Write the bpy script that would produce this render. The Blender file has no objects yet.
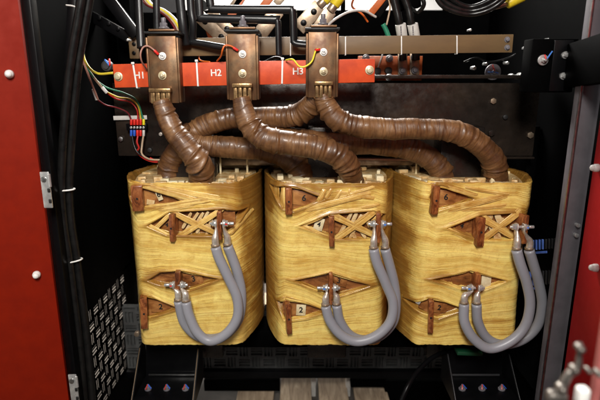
import bpy, bmesh, math, random
import numpy as np
from mathutils import Vector, Matrix, noise as mnoise
random.seed(7); RNG = np.random.RandomState(5)
PI = math.pi
sc = bpy.context.scene; COL = sc.collection
# ------------------------------------------------------------------ camera, world, lamps
CZ = 1.25; D0 = 1.25; PITCH = math.radians(14); F = 500.0
cd = bpy.data.cameras.new('camera'); cam = bpy.data.objects.new('camera', cd); COL.objects.link(cam)
cam.location = (0, -D0, CZ); cam.rotation_euler = (PI/2 - PITCH, 0, 0)
cd.lens = 30; cd.sensor_width = 36; cd.clip_start = .02; cd.clip_end = 60
cd.dof.use_dof = True; cd.dof.focus_distance = 1.3; cd.dof.aperture_fstop = 2.6
sc.camera = cam
w = bpy.data.worlds.new("World"); sc.world = w; w.use_nodes = True
w.node_tree.nodes['Background'].inputs[0].default_value = (.9, .93, 1, 1)
w.node_tree.nodes['Background'].inputs[1].default_value = .07
def lamp(name, loc, target, size, power, col, sy=None):
    l = bpy.data.lights.new(name, 'AREA'); l.energy = power; l.color = col
    l.shape = 'RECTANGLE'; l.size = size; l.size_y = sy or size
    o = bpy.data.objects.new(name, l); COL.objects.link(o); o.location = loc
    o.rotation_euler = (Vector(target)-Vector(loc)).to_track_quat('-Z', 'Y').to_euler(); return o
lamp('front_key_light', (-.12, -1.75, 2.15), (0, 0, .95), .36, 50, (1, .96, .90), .55)  # unseen key lamp, giving the light from above front
lamp('side_area_light', (.75, -1.3, 2.2), (.1, .1, 1.0), .2, 6, (1, .97, .93), .6)  # unseen weak area lamp from the right
lamp('rear_room_fill', (0, 1.7, 2.6), (0, 1.2, 0), 1.2, 170, (1, .97, .92), 1.0)  # unseen lamp added to brighten the wall and floor behind
lamp('left_slot_fill', (-1.25, .4, 2.2), (-1.6, .4, .6), .5, 65, (1, .93, .84), .6)  # unseen lamp added to light the wall behind the side slots
sc.view_settings.view_transform = 'Standard'; sc.view_settings.look = 'None'
sc.view_settings.exposure = 0.14; sc.view_settings.gamma = 1
# ------------------------------------------------------------------ helpers
def W(px, py, Y):
    """world point at depth plane Y seen at photo pixel (px,py): used to size things at their own depth"""
    c, s = math.cos(PITCH), math.sin(PITCH)
    dx = px-300; dz = -(py-200)
    d = Vector((dx, F*c+dz*s, -F*s+dz*c))
    t = (Y+D0)/d.y
    return Vector((d.x*t, Y, CZ+d.z*t))
def tag(o, label=None, cat=None, group=None, kind=None):
    if label: o['label'] = label
    if cat: o['category'] = cat
    if group: o['group'] = group
    if kind: o['kind'] = kind
    return o
def thing(name, label, cat, loc, group=None):
    o = bpy.data.objects.new(name, None); COL.objects.link(o); o.location = loc; o.empty_display_size = .05
    return tag(o, label, cat, group)
def origin_of(p):
    v = Vector((0, 0, 0))
    while p is not None: v += p.location; p = p.parent
    return v
def mesh_obj(name, me, mat, parent=None, smooth=True):
    if mat: me.materials.append(mat)
    if smooth:
        me.polygons.foreach_set('use_smooth', [True]*len(me.polygons))
    if parent is not None: me.transform(Matrix.Translation(-origin_of(parent)))
    o = bpy.data.objects.new(name, me); COL.objects.link(o); o.parent = parent
    return o
class MB:
    def __init__(s): s.bm = bmesh.new(); s.bm.loops.layers.uv.new('UVMap')
    def _add(s, b2, M=None):
        if M is not None: b2.transform(M)
        me = bpy.data.meshes.new('t'); b2.to_mesh(me); b2.free(); s.bm.from_mesh(me); bpy.data.meshes.remove(me)
    def box(s, c, size, rot=None, bev=0.0, seg=2):
        b = bmesh.new(); bmesh.ops.create_cube(b, size=1)
        bmesh.ops.scale(b, vec=size, verts=b.verts)
        if bev: bmesh.ops.bevel(b, geom=b.edges[:], offset=min(bev, min(size)*.45), segments=seg, profile=.5, affect='EDGES')
        M = Matrix.Translation(c)
        if rot is not None: M = M @ (rot.to_matrix().to_4x4() if not isinstance(rot, Matrix) else rot.to_4x4())
        s._add(b, M); return s
    def bar(s, a, b_, wd, th, up=(0, 0, 1), bev=.001):
        """box running a->b: th along 'up', wd across"""
        a = Vector(a); b_ = Vector(b_); d = (b_-a); L = d.length; x = d.normalized(); u = Vector(up)
        y = u.cross(x).normalized(); z = x.cross(y)
        R = Matrix((x, y, z)).transposed()
        return s.box((a+b_)/2, (L, wd, th), R, bev)
    def cyl(s, a, b_, r, n=20, r2=None, bev=0):
        a = Vector(a); b_ = Vector(b_); d = b_-a
        b = bmesh.new(); bmesh.ops.create_cone(b, cap_ends=True, segments=n, radius1=r, radius2=r if r2 is None else r2, depth=d.length)
        if bev: bmesh.ops.bevel(b, geom=[e for e in b.edges if any(len(f.verts) > 4 for f in e.link_faces)], offset=bev, segments=2, profile=.5, affect='EDGES')
        M = Matrix.Translation((a+b_)/2) @ d.to_track_quat('Z', 'Y').to_matrix().to_4x4()
        s._add(b, M); return s
    def ball(s, c, r, sc_=(1, 1, 1), n=16):
        b = bmesh.new(); bmesh.ops.create_uvsphere(b, u_segments=n, v_segments=n//2+2, radius=r)
        bmesh.ops.scale(b, vec=sc_, verts=b.verts); s._add(b, Matrix.Translation(c)); return s
    def poly(s, pts, thick):
        """planar polygon extruded along vector thick"""
        b = bmesh.new(); vs = [b.verts.new(p) for p in pts]; f = b.faces.new(vs)
        r = bmesh.ops.extrude_face_region(b, geom=[f]); ev = [g for g in r['geom'] if isinstance(g, bmesh.types.BMVert)]
        bmesh.ops.translate(b, vec=thick, verts=ev); bmesh.ops.recalc_face_normals(b, faces=b.faces)
        s._add(b); return s
    def build(s, name, mat, parent=None, smooth=True, auto=35):
        me = bpy.data.meshes.new(name); bmesh.ops.recalc_face_normals(s.bm, faces=s.bm.faces); s.bm.to_mesh(me); s.bm.free()
        o = mesh_obj(name, me, mat, parent, smooth)
        if smooth: me.set_sharp_from_angle(angle=math.radians(auto))
        return o
def grid_mesh(name, P, closed_u=False, uv=None, cap=False, keep=None):
    """P: (nv,nu,3) array"""
    nv, nu = P.shape[:2]; idx = np.arange(nv*nu).reshape(nv, nu)
    j2 = np.arange(nu if closed_u else nu-1); jn = (j2+1) % nu
    a = idx[:-1][:, j2]; b = idx[:-1][:, jn]; c = idx[1:][:, jn]; d = idx[1:][:, j2]
    Q = np.stack([a, b, c, d], -1).reshape(-1, 4)
    cells = np.stack(np.meshgrid(np.arange(nv-1), j2, indexing='ij'), -1).reshape(-1, 2)
    if keep is not None:
        k = keep[cells[:, 0], cells[:, 1]]; Q = Q[k]; cells = cells[k]
    faces = Q.tolist()
    if cap: faces += [idx[0][::-1].tolist(), idx[-1].tolist()]
    me = bpy.data.meshes.new(name); me.from_pydata(P.reshape(-1, 3).tolist(), [], faces); me.update()
    if uv is not None:
        U, V = uv; ul = me.uv_layers.new(name='UVMap')
        nuU = U.shape[1]
        i0, j0 = cells[:, 0], cells[:, 1]; j1 = j0+1 if nuU > nu else np.minimum(j0+1, nu-1) if not closed_u else (j0+1) % nu
        arr = np.stack([np.stack([U[i0, j0], V[i0, j0]], -1), np.stack([U[i0, j1], V[i0, j1]], -1),
                        np.stack([U[i0+1, j1], V[i0+1, j1]], -1), np.stack([U[i0+1, j0], V[i0+1, j0]], -1)], 1).reshape(-1)
        full = np.zeros(len(me.loops)*2); full[:len(arr)] = arr
        ul.data.foreach_set('uv', full)
    return me
def _h(i, j, k): 
    n = (i*374761393 + j*668265263 + k*2147483647*7) & 0xffffffff
    n = ((n ^ (n >> 13))*1274126177) & 0xffffffff
    return ((n ^ (n >> 16)) & 0xffff)/65535.0
def vn(x, y, seed=0):
    x = np.asarray(x, float); y = np.asarray(y, float)
    xi = np.floor(x).astype(np.int64); yi = np.floor(y).astype(np.int64); fx = x-xi; fy = y-yi
    fx = fx*fx*(3-2*fx); fy = fy*fy*(3-2*fy)
    a = _h(xi, yi, seed); b = _h(xi+1, yi, seed); c = _h(xi, yi+1, seed); d = _h(xi+1, yi+1, seed)
    return (a*(1-fx)+b*fx)*(1-fy)+(c*(1-fx)+d*fx)*fy
def catmull(pts, step, extra=None):
    """pts list of tuples (any dim) -> dense array resampled at even arc length of the first three"""
    P = np.array(pts, float); P = np.vstack([2*P[0]-P[1], P, 2*P[-1]-P[-2]]); out = []
    for i in range(1, len(P)-2):
        t = np.linspace(0, 1, 40, endpoint=False)[:, None]
        p0, p1, p2, p3 = P[i-1], P[i], P[i+1], P[i+2]
        out.append(.5*((2*p1)+(-p0+p2)*t+(2*p0-5*p1+4*p2-p3)*t*t+(-p0+3*p1-3*p2+p3)*t**3))
    out.append(P[-2][None]); C = np.vstack(out)
    s = np.r_[0, np.cumsum(np.linalg.norm(np.diff(C[:, :3], axis=0), axis=1))]
    n = max(3, int(s[-1]/step)+1); q = np.linspace(0, s[-1], n)
    return np.stack([np.interp(q, s, C[:, k]) for k in range(C.shape[1])], -1), q
def frames(C):
    T = np.gradient(C[:, :3], axis=0); T /= np.linalg.norm(T, axis=1)[:, None]
    n = np.cross(T[0], [0, 1, 0]); 
    if np.linalg.norm(n) < .2: n = np.cross(T[0], [1, 0, 0])
    n /= np.linalg.norm(n); N = [n]
    for i in range(1, len(T)):
        n = n-T[i]*np.dot(n, T[i]); n /= np.linalg.norm(n); N.append(n)
    N = np.array(N); B = np.cross(T, N); return T, N, B
def tube_mesh(name, pts, r, step=.006, n=14, fn=None, cap=True):
    """pts rows: x,y,z[,ra,rb]: round or elliptical tube"""
    C, s = catmull([tuple(p) for p in pts], step); T, N, B = frames(C)
    ph = np.linspace(0, 2*PI, n, endpoint=False)
    if C.shape[1] >= 5: ra = C[:, 3][:, None]; rb = C[:, 4][:, None]
    else: ra = rb = np.full((len(C), 1), r)
    S, PH = np.meshgrid(s, ph, indexing='ij')
    add = fn(S, PH) if fn is not None else 0
    P = C[:, None, :3] + (np.cos(PH)*(ra+add))[..., None]*N[:, None] + (np.sin(PH)*(rb+add))[..., None]*B[:, None]
    phe = np.linspace(0, 1, n+1); U = np.repeat(s[:, None], n+1, 1); V = np.repeat(phe[None]*2*PI*float(np.mean(ra)), len(s), 0)
    return grid_mesh(name, P, closed_u=True, uv=(U, V), cap=cap)
def tube(name, pts, r, mat, parent=None, **k):
    return mesh_obj(name, tube_mesh(name, pts, r, **k), mat, parent)
def V3(l, Y=None):
    return [tuple(W(p[0], p[1], p[2] if len(p) > 2 else Y)) for p in l]
def text(s, loc, size, mat, parent, name='lettering', rot=(PI/2, 0, 0), ext=.0004):
    cu = bpy.data.curves.new(name, 'FONT'); cu.body = s; cu.size = size; cu.extrude = ext; cu.align_x = 'CENTER'; cu.align_y = 'CENTER'; cu.offset = size*.02
    t = bpy.data.objects.new('tmp', cu); COL.objects.link(t); bpy.context.view_layer.update()
    me = bpy.data.meshes.new_from_object(t.evaluated_get(bpy.context.evaluated_depsgraph_get())); bpy.data.objects.remove(t)
    from mathutils import Euler
    me.transform(Matrix.Translation(loc) @ Euler(rot).to_matrix().to_4x4())
    return mesh_obj(name, me, mat, parent, False)
# ------------------------------------------------------------------ materials
class NT:
    def __init__(s, name):
        s.m = bpy.data.materials.new(name); s.m.use_nodes = True; s.t = s.m.node_tree; s.b = s.t.nodes['Principled BSDF']
    def n(s, typ, **kw):
        x = s.t.nodes.new(typ)
        for k, v in kw.items():
            if k in x.inputs: x.inputs[k].default_value = v
            else: setattr(x, k, v)
        return x
    def l(s, a, b): s.t.links.new(a, b)
    def coord(s, kind='Object', scale=(1, 1, 1)):
        tc = s.n('ShaderNodeTexCoord'); mp = s.n('ShaderNodeMapping'); mp.inputs['Scale'].default_value = scale
        s.l(tc.outputs[kind], mp.inputs['Vector']); return mp.outputs[0]
    def noise(s, vec, scale, detail=4, rough=.6, dist=0):
        x = s.n('ShaderNodeTexNoise'); x.inputs['Scale'].default_value = scale; x.inputs['Detail'].default_value = detail
        x.inputs['Roughness'].default_value = rough; x.inputs['Distortion'].default_value = dist; s.l(vec, x.inputs['Vector']); return x.outputs['Fac']
    def ramp(s, fac, stops):
        r = s.n('ShaderNodeValToRGB'); e = r.color_ramp.elements
        while len(e) < len(stops): e.new(.5)
        for el, (p, c) in zip(e, stops): el.position = p; el.color = (*c, 1) if len(c) == 3 else c
        s.l(fac, r.inputs[0]); return r.outputs[0]
    def mix(s, fac, a, b, mode='MIX'):
        x = s.n('ShaderNodeMix', data_type='RGBA', blend_type=mode)
        for sock, v in ((x.inputs[0], fac), (x.inputs[6], a), (x.inputs[7], b)):
            if isinstance(v, (int, float)): sock.default_value = v
            elif isinstance(v, tuple): sock.default_value = (*v, 1)
            else: s.l(v, sock)
        return x.outputs[2]
    def bump(s, h, strength=.3, dist=.001, prev=None):
        x = s.n('ShaderNodeBump'); x.inputs['Strength'].default_value = strength; x.inputs['Distance'].default_value = dist
        s.l(h, x.inputs['Height'])
        if prev is not None: s.l(prev, x.inputs['Normal'])
        return x.outputs[0]
    def fin(s, col=None, rough=.5, metal=0, normal=None, coat=0, spec=None):
        b = s.b
        if col is not None:
            if isinstance(col, tuple): b.inputs['Base Color'].default_value = (*col, 1)
            else: s.l(col, b.inputs['Base Color'])
        if isinstance(rough, (int, float)): b.inputs['Roughness'].default_value = rough
        else: s.l(rough, b.inputs['Roughness'])
        b.inputs['Metallic'].default_value = metal; b.inputs['Coat Weight'].default_value = coat; b.inputs['Coat Roughness'].default_value = .15
        if spec is not None: b.inputs['Specular IOR Level'].default_value = spec
        if normal is not None: s.l(normal, b.inputs['Normal'])
        return s.m
def simple(name, c1, c2=None, rough=.5, metal=0, scale=40, bump=.1, coat=0, stretch=(1, 1, 1), spec=None, bd=.0006, lo=.35, hi=.65, rr=.12):
    t = NT(name); v = t.coord('Object', stretch); f = t.noise(v, scale, 5)
    col = t.ramp(f, [(lo, c1), (hi, c2 or tuple(x*.8 for x in c1))])
    f2 = t.noise(v, scale*4, 4)
    ro = t.n('ShaderNodeMapRange'); ro.inputs['To Min'].default_value = max(0, rough-rr); ro.inputs['To Max'].default_value = rough+rr; t.l(f, ro.inputs[0])
    return t.fin(col, ro.outputs[0], metal, t.bump(f2, bump, bd) if bump else None, coat, spec)
M = {}
M['red_left'] = simple('red_door_paint', (.215, .010, .0015), (.185, .008, .0012), .6, scale=30, bump=.25, bd=.0005, spec=.12)
M['red_right'] = simple('crimson_door_paint', (.44, .008, .010), (.42, .007, .008), .5, scale=30, bump=.1, spec=.2)
M['red_edge'] = simple('red_edge_paint', (.42, .13, .12), (.34, .10, .09), .35, scale=30, bump=.1)
M['bar_red'] = simple('red_glass_polyester', (.66, .085, .022), (.50, .055, .016), .5, scale=25, bump=.25, spec=.3)
M['bar_tan'] = simple('tan_phenolic', (.17, .105, .045), (.13, .078, .034), .5, scale=25, bump=.15, stretch=(.3, 1, 1))
M['black'] = simple('black_steel_paint', (.0011, .0011, .0012), (.0006, .0006, .0007), .65, scale=18, bump=.2, spec=.02)
M['black_gloss'] = simple('black_gloss_steel', (.004, .004, .0045), (.002, .002, .0025), .34, scale=22, bump=.1, spec=.16)
M['black_sleeve'] = simple('black_heatshrink', (.006, .006, .0065), (.010, .010, .011), .33, scale=30, bump=.15)
M['edge_steel'] = simple('bright_edge_steel', (.45, .45, .44), (.25, .25, .25), .35, 1, scale=60, bump=.1)
M['frame_grey'] = simple('grey_frame_paint', (.17, .16, .175), (.13, .122, .135), .38, scale=20, bump=.1)
M['panel_grey'] = simple('dark_grey_panel', (.035, .035, .038), (.025, .025, .027), .45, scale=15, bump=.1)
M['panel_weave'] = simple('dark_louvre_paint', (.085, .088, .086), (.05, .052, .052), .40, scale=30, bump=.15)
M['steel'] = simple('zinc_steel', (.72, .72, .70), (.5, .5, .5), .3, .7, scale=80, bump=.1)
M['tin'] = simple('tinned_copper', (.74, .70, .64), (.46, .38, .30), .33, .6, scale=90, bump=.25)
M['latch'] = simple('dull_latch_metal', (.24, .215, .19), (.10, .09, .08), .45, .8, scale=60, bump=.2)
M['brass_bolt'] = simple('cream_bolt_paint', (.70, .62, .42), (.55, .46, .28), .35, .3, scale=80, bump=.2)
M['nylon'] = simple('white_nylon', (.80, .79, .76), (.7, .69, .66), .4, scale=60, bump=.05)
M['grey_cable'] = simple('grey_cable_sheath', (.275, .275, .305), (.235, .235, .262), .40, scale=9, bump=.08)
M['black_cable'] = simple('black_cable_sheath', (.005, .005, .005), (.009, .0085, .008), .30, scale=50, bump=.2, spec=.4)
M['lug_metal'] = simple('aged_copper_lug', (.42, .33, .24), (.26, .18, .12), .4, .7, scale=60, bump=.2)
M['yellow_sleeve'] = simple('yellow_sleeve', (.72, .55, .02), (.6, .44, .02), .35, scale=50, bump=.1)
M['orange'] = simple('orange_laminate', (.55, .13, .03), (.42, .09, .02), .5, scale=40, bump=.1)
M['label_white'] = simple('off_white_label', (.66, .64, .60), (.55, .53, .5), .5, scale=60, bump=.05)
M['ink'] = simple('black_ink', (.01, .01, .01), None, .5, bump=0)
M['white_ink'] = simple('white_ink', (.82, .76, .72), (.7, .6, .55), .5, scale=200, bump=0)
for nm, c in dict(w_yellow=(.65, .5, .04), w_green=(.02, .22, .12), w_red=(.5, .02, .015), w_orange=(.7, .14, .02), w_beige=(.5, .36, .24), w_blue=(.03, .12, .6),
                  w_pink=(.40, .20, .15), w_darkred=(.16, .01, .015), w_white=(.7, .7, .68), bright_yellow=(.85, .72, .03), bright_red=(.75, .03, .02), sky_blue=(.08, .25, .75)).items():
    M[nm] = simple(nm+'_insulation', c, tuple(x*.8 for x in c), .38, scale=60, bump=.05)
M['slot_light_blue'] = simple('painted_slot_light', (.16, .30, .85), (.10, .2, .7), .4, bump=0)  # blue light showing at the slots, painted as plain colour
M['green_board'] = simple('green_laminate', (.004, .05, .02), (.003, .035, .014), .5, scale=40)
M['wall'] = simple('pale_room_wall', (.72, .71, .70), (.64, .63, .62), .7, scale=4, bump=.1)
M['floor'] = simple('concrete_floor', (.10, .085, .07), (.05, .042, .035), .6, scale=6, bump=.2)
def mk_plate():
    t = NT('oily_clamp_plate'); v = t.coord('Object'); f = t.noise(v, 5, 6, .65, .6); g = t.noise(v, 45, 5)
    col = t.ramp(f, [(.3, (.012, .010, .009)), (.55, (.030, .022, .017)), (.75, (.06, .042, .03))])
    ro = t.ramp(g, [(.3, (.16,)*3), (.7, (.42,)*3)])
    return t.fin(col, ro, .35, t.bump(g, .35, .0012, t.bump(f, .4, .004)))
M['plate'] = mk_plate()
def mk_copper():
    t = NT('aged_copper_plate'); o = t.coord('Object'); f = t.noise(o, 24, 4, .6, 0); g = t.noise(t.coord('Object', (1.3, 1, .8)), 13, 3, .5, 0); h = t.noise(o, 220, 4); k = t.noise(t.coord('Object', (1, 1, .05)), 160, 3)
    col = t.ramp(g, [(.36, (.07, .030, .014)), (.5, (.165, .080, .034)), (.64, (.29, .17, .085))])
    col = t.mix(t.ramp(f, [(.50, (0,)*3), (.68, (.75,)*3)]), col, (.12, .085, .05))
    col = t.mix(t.ramp(h, [(.55, (0,)*3), (.72, (.5,)*3)]), col, (.07, .035, .018))
    return t.fin(col, t.ramp(f, [(.3, (.52,)*3), (.7, (.34,)*3)]), .55, t.bump(k, .12, .0002, t.bump(h, .15, .0003)))
M['copper'] = mk_copper()
M['braid'] = simple('tinned_gold_braid', (.46, .29, .13), (.16, .085, .035), .3, .7, scale=90, bump=.4)
def mk_tab():
    t = NT('varnished_terminal'); v = t.coord('Object', (1, 1, .4)); f = t.noise(v, 75, 6, .7, .8)
    col = t.ramp(f, [(.32, (.035, .012, .006)), (.48, (.20, .055, .016)), (.66, (.42, .15, .045))])
    return t.fin(col, .3, .15, t.bump(f, .4, .0008), .3)
M['tab'] = mk_tab()
def mk_board():
    t = NT('varnished_board'); v = t.coord('Object', (.5, 1, 1)); f = t.noise(v, 30, 6, .65, 1.0)
    col = t.ramp(f, [(.3, (.07, .020, .006)), (.5, (.25, .090, .024)), (.70, (.48, .22, .065))])
    return t.fin(col, .35, 0, t.bump(f, .5, .001), .2)
M['board'] = mk_board()
def mk_stick():
    t = NT('varnished_spacer'); v = t.coord('Object', (1, 1, 1)); f = t.noise(v, 45, 6, .65, .5)
    col = t.ramp(f, [(.3, (.33, .15, .045)), (.48, (.58, .38, .16)), (.7, (.72, .58, .34))])
    return t.fin(col, .4, 0, t.bump(f, .5, .001), .1)
M['stick'] = mk_stick()
def mk_cream():
    t = NT('cream_paper_slip'); v = t.coord('Object'); f = t.noise(v, 60, 5)
    return t.fin(t.ramp(f, [(.3, (.58, .45, .24)), (.65, (.78, .69, .46))]), .45, 0, t.bump(f, .3, .0005))
M['cream'] = mk_cream()
def mk_tape(name, pale, mid, amber, brown, stain=.5):
    t = NT(name)
    uv = t.n('ShaderNodeUVMap'); uv.uv_map = 'UVMap'
    def mp(sx, sy):
        m = t.n('ShaderNodeMapping'); m.inputs['Scale'].default_value = (sx, sy, 1); t.l(uv.outputs[0], m.inputs[0]); return m.outputs[0]
    sx = t.n('ShaderNodeSeparateXYZ'); t.l(uv.outputs[0], sx.inputs[0])
    def mth(op, a, b_=None, c_=None):
        m = t.n('ShaderNodeMath', operation=op)
        for q, v in zip(m.inputs, (a, b_, c_)):
            if v is None: continue
            if isinstance(v, (int, float)): q.default_value = v
            else: t.l(v, q)
        return m.outputs[0]
    R2 = lambda f, a, b_: t.ramp(f, [(a, (0,)*3), (b_, (1,)*3)])
    fine = t.noise(mp(3, 900), 1, 3, .6, 0); midf = t.noise(mp(.9, 360), 1, 3, .6, 0); big = t.noise(mp(1.2, 46), 1, 4, .6, .1)
    brk = t.noise(mp(22, 480), 1, 3, .6, 0); midf = mth('ADD', mth('MULTIPLY', midf, .55), mth('MULTIPLY', brk, .45)); mott = t.noise(t.coord('Object'), 42, 5, .7, .4)
    fac = t.noise(mp(90, 14), 1, 3, .5); weave = t.noise(mp(330, 330), 1, 2, .5)
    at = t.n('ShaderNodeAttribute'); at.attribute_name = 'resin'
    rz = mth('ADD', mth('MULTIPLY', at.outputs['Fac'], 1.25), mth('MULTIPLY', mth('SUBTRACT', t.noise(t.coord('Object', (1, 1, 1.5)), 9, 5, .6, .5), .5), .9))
    # clean, thinly varnished tape: pale with fine threads
    clean = t.mix(mth('MULTIPLY', R2(big, .35, .65), .55), pale, mid)
    clean = t.mix(mth('MULTIPLY', R2(fine, .52, .40), .30), clean, mid)
    clean = t.mix(mth('MULTIPLY', t.ramp(midf, [(.39, (1,)*3), (.47, (0,)*3)]), .6), clean, amber)
    clean = t.mix(mth('MULTIPLY', R2(fac, .5, .72), .18), clean, tuple(min(1, v*1.1) for v in pale))
    # resin-rich tape: amber to brown with hard streaks between the laps
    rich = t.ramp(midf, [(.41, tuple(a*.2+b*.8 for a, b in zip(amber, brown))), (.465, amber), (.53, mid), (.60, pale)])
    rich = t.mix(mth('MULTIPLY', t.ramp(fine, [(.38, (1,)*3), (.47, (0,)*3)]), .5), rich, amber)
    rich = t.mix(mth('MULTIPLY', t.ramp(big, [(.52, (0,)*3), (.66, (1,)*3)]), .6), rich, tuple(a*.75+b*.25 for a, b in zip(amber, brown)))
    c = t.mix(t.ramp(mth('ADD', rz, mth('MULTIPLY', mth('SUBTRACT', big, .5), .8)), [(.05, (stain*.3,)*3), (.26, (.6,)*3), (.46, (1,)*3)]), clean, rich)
    c = t.mix(mth('MULTIPLY', t.ramp(mott, [(.50, (0,)*3), (.66, (1,)*3)]), .38), c, amber)
    c = t.mix(mth('MULTIPLY', t.ramp(mott, [(.34, (1,)*3), (.47, (0,)*3)]), .30), c, tuple(min(1, v*1.06) for v in pale))
    c = t.mix(mth('MULTIPLY', t.ramp(weave, [(.36, (1,)*3), (.48, (0,)*3)]), .16), c, amber)
    wob = t.noise(mp(1.2, 5), 1, 2, .5); edges = None
    for slope, wdt, k in ((.035, .019, 0), (-.05, .031, 7), (.010, .012, 15)):
        q = mth('DIVIDE', mth('ADD', mth('MULTIPLY_ADD', sx.outputs[0], slope, sx.outputs[1]), mth('MULTIPLY', wob, .004)), wdt)
        fl = mth('FLOOR', q); fr = mth('SUBTRACT', q, fl)
        wn = t.n('ShaderNodeTexWhiteNoise', noise_dimensions='1D'); t.l(mth('ADD', fl, k+.5), wn.inputs['W'])
        c = t.mix(mth('MULTIPLY', mth('GREATER_THAN', wn.outputs[0], .55), mth('MULTIPLY', wn.outputs[0], .16)), c, amber)
        ed = t.ramp(fr, [(0, (1,)*3), (.025, (.5,)*3), (.06, (0,)*3)])
        c = t.mix(mth('MULTIPLY', mth('MULTIPLY', ed, .75), t.ramp(t.noise(mp(5+k, 30), 1, 3), [(.44, (0,)*3), (.6, (1,)*3)])), c, tuple(a*.3+b*.7 for a, b in zip(amber, brown)))
        edges = ed if edges is None else mth('ADD', edges, ed)
    # dried varnish runs
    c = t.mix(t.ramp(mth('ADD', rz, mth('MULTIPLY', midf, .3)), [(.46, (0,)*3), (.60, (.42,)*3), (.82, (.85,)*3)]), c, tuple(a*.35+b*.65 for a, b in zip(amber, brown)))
    n1 = t.bump(weave, .25, .0003); n2 = t.bump(midf, .40, .0004, n1); n3 = t.bump(edges, .3, -.0004, n2)
    ro = t.ramp(fac, [(.3, (.28,)*3), (.7, (.50,)*3)])
    t.b.inputs['Subsurface Weight'].default_value = .12; t.b.inputs['Subsurface Radius'].default_value = (.006, .003, .001)
    return t.fin(c, ro, 0, n3, .45)
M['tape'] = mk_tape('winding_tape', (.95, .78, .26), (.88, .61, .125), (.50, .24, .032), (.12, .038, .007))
M['tape_strip'] = mk_tape('tape_strip_resin', (.92, .72, .28), (.80, .51, .13), (.50, .24, .035), (.15, .050, .010), 1.4)
def mk_sleeve(name, k=1.0):
    t = NT(name)
    uv = t.n('ShaderNodeUVMap'); uv.uv_map = 'UVMap'
    m = t.n('ShaderNodeMapping'); m.inputs['Scale'].default_value = (85, 7, 1); t.l(uv.outputs[0], m.inputs[0])
    f = t.noise(m.outputs[0], 1, 5, .62, 1.2); g = t.noise(t.coord('Object'), 13, 5, .6, .8); h = t.noise(t.coord('Object'), 60, 5, .6)
    col = t.ramp(g, [(.3, (.075*k, .030*k, .010*k)), (.5, (.19*k, .085*k, .030*k)), (.72, (.34*k, .18*k, .075*k))])
    col = t.mix(t.ramp(f, [(.36, (.75,)*3), (.56, (0,)*3)]), col, (.06*k, .02*k, .008*k))  # crease shading painted into the sleeve colour
    return t.fin(col, t.ramp(h, [(.3, (.36,)*3), (.7, (.54,)*3)]), 0, t.bump(h, .25, .0006, t.bump(f, .7, .0022)), .15)
M['sleeve'] = mk_sleeve('brown_wrapped_sleeve', .82); M['sleeve_dark'] = mk_sleeve('dark_brown_sleeve', .62)
def mk_wood():
    t = NT('rough_pallet_wood'); v = t.coord('Object', (1, .12, 1)); f = t.noise(v, 60, 6, .6, 1)
    return t.fin(t.ramp(f, [(.3, (.20, .14, .09)), (.6, (.42, .32, .22)), (.8, (.60, .49, .36))]), .65, 0, t.bump(f, .4, .002))
M['wood'] = mk_wood()
# ------------------------------------------------------------------ setting
def plane(name, pts, mat):
    me = bpy.data.meshes.new(name); me.from_pydata(pts, [], [list(range(len(pts)))]); return tag(mesh_obj(name, me, mat, None, False), kind='structure')
plane('floor', [(-6, -3, 0), (6, -3, 0), (6, 4, 0), (-6, 4, 0)], M['floor'])
plane('wall', [(-6, 3.2, 0), (6, 3.2, 0), (6, 3.2, 3.2), (-6, 3.2, 3.2)], M['wall'])
plane('wall_left', [(-1.9, -3, 0), (-1.9, 3.2, 0), (-1.9, 3.2, 3.2), (-1.9, -3, 3.2)], M['wall'])
# ------------------------------------------------------------------ cabinet
XL, XR, YB = -.66, .735, .80
cab = thing('electrical_cabinet', 'open black steel electrical cabinet enclosing the whole transformer', 'cabinet', (0, .35, 0))
b = MB(); b.box((-.608, -.055, 1.1), (.022, .03, 2.3), None, .003); b.build('frame_post', M['black_gloss'], cab)
b = MB(); b.box((-.615, .62, 1.1), (.05, .05, 2.2), None, .003); b.build('frame_post', M['black'], cab)
b = MB(); b.bar(W(76, -60, .14), W(57, 260, .14), .02, .012, (0, 1, 0)); b.build('frame_post', M['black_gloss'], cab)
b = MB(); b.bar((.664, -.07, .2), (.664, -.07, 2.2), .03, .046, (1, 0, 0), .002); fp = b.build('frame_post', M['frame_grey'], cab); fp['label'] = 'grey painted door frame post at the right'
b = MB(); b.bar((.6395, -.0875, .2), (.6395, -.0875, 2.2), .004, .0065, (1, 0, 0), .0008); b.build('frame_highlight', M['edge_steel'], fp)  # bright edge highlight of the post, built as a strip
for py in (225, 235):
    p = W(577.5 if py < 230 else 576, py, -.09); b = MB(); b.cyl(p+Vector((0, .01, 0)), p+Vector((0, -.006, 0)), .0052, 12, bev=.001); b.build('bolt', M['steel'], fp)
# side and back walls
def plate_holes(name, O, ux, uy, nx, ny, cell, fn, thick, mat, parent):
    """sheet of nx*ny square cells; fn(i,j)->True where there is metal; real holes, real thickness"""
    O = Vector(O); ux = Vector(ux); uy = Vector(uy); nrm = ux.cross(uy).normalized()*thick
    bm = bmesh.new(); g = {}
    def v(i, j):
        if (i, j) not in g: g[(i, j)] = bm.verts.new(O+ux*(i*cell)+uy*(j*cell))
        return g[(i, j)]
    for i in range(nx):
        for j in range(ny):
            if fn(i, j): bm.faces.new((v(i, j), v(i+1, j), v(i+1, j+1), v(i, j+1)))
    me = bpy.data.meshes.new(name); bm.to_mesh(me); bm.free()
    o = mesh_obj(name, me, mat, parent, False); md = o.modifiers.new('thickness', 'SOLIDIFY'); md.thickness = thick; md.offset = 0
    return o
def basket(i, j, n=11):
    """basket weave of slots: blocks of n cells, slots alternately upright and flat"""
    bi, bj, a, c = i//n, j//n, i % n, j % n
    if (bi+bj) % 2: a, c = c, a
    if c < 1 or a < 1 or a == 10: return True
    return (a % 3) == 1 or (a % 3 == 0 and a == 9)
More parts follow.
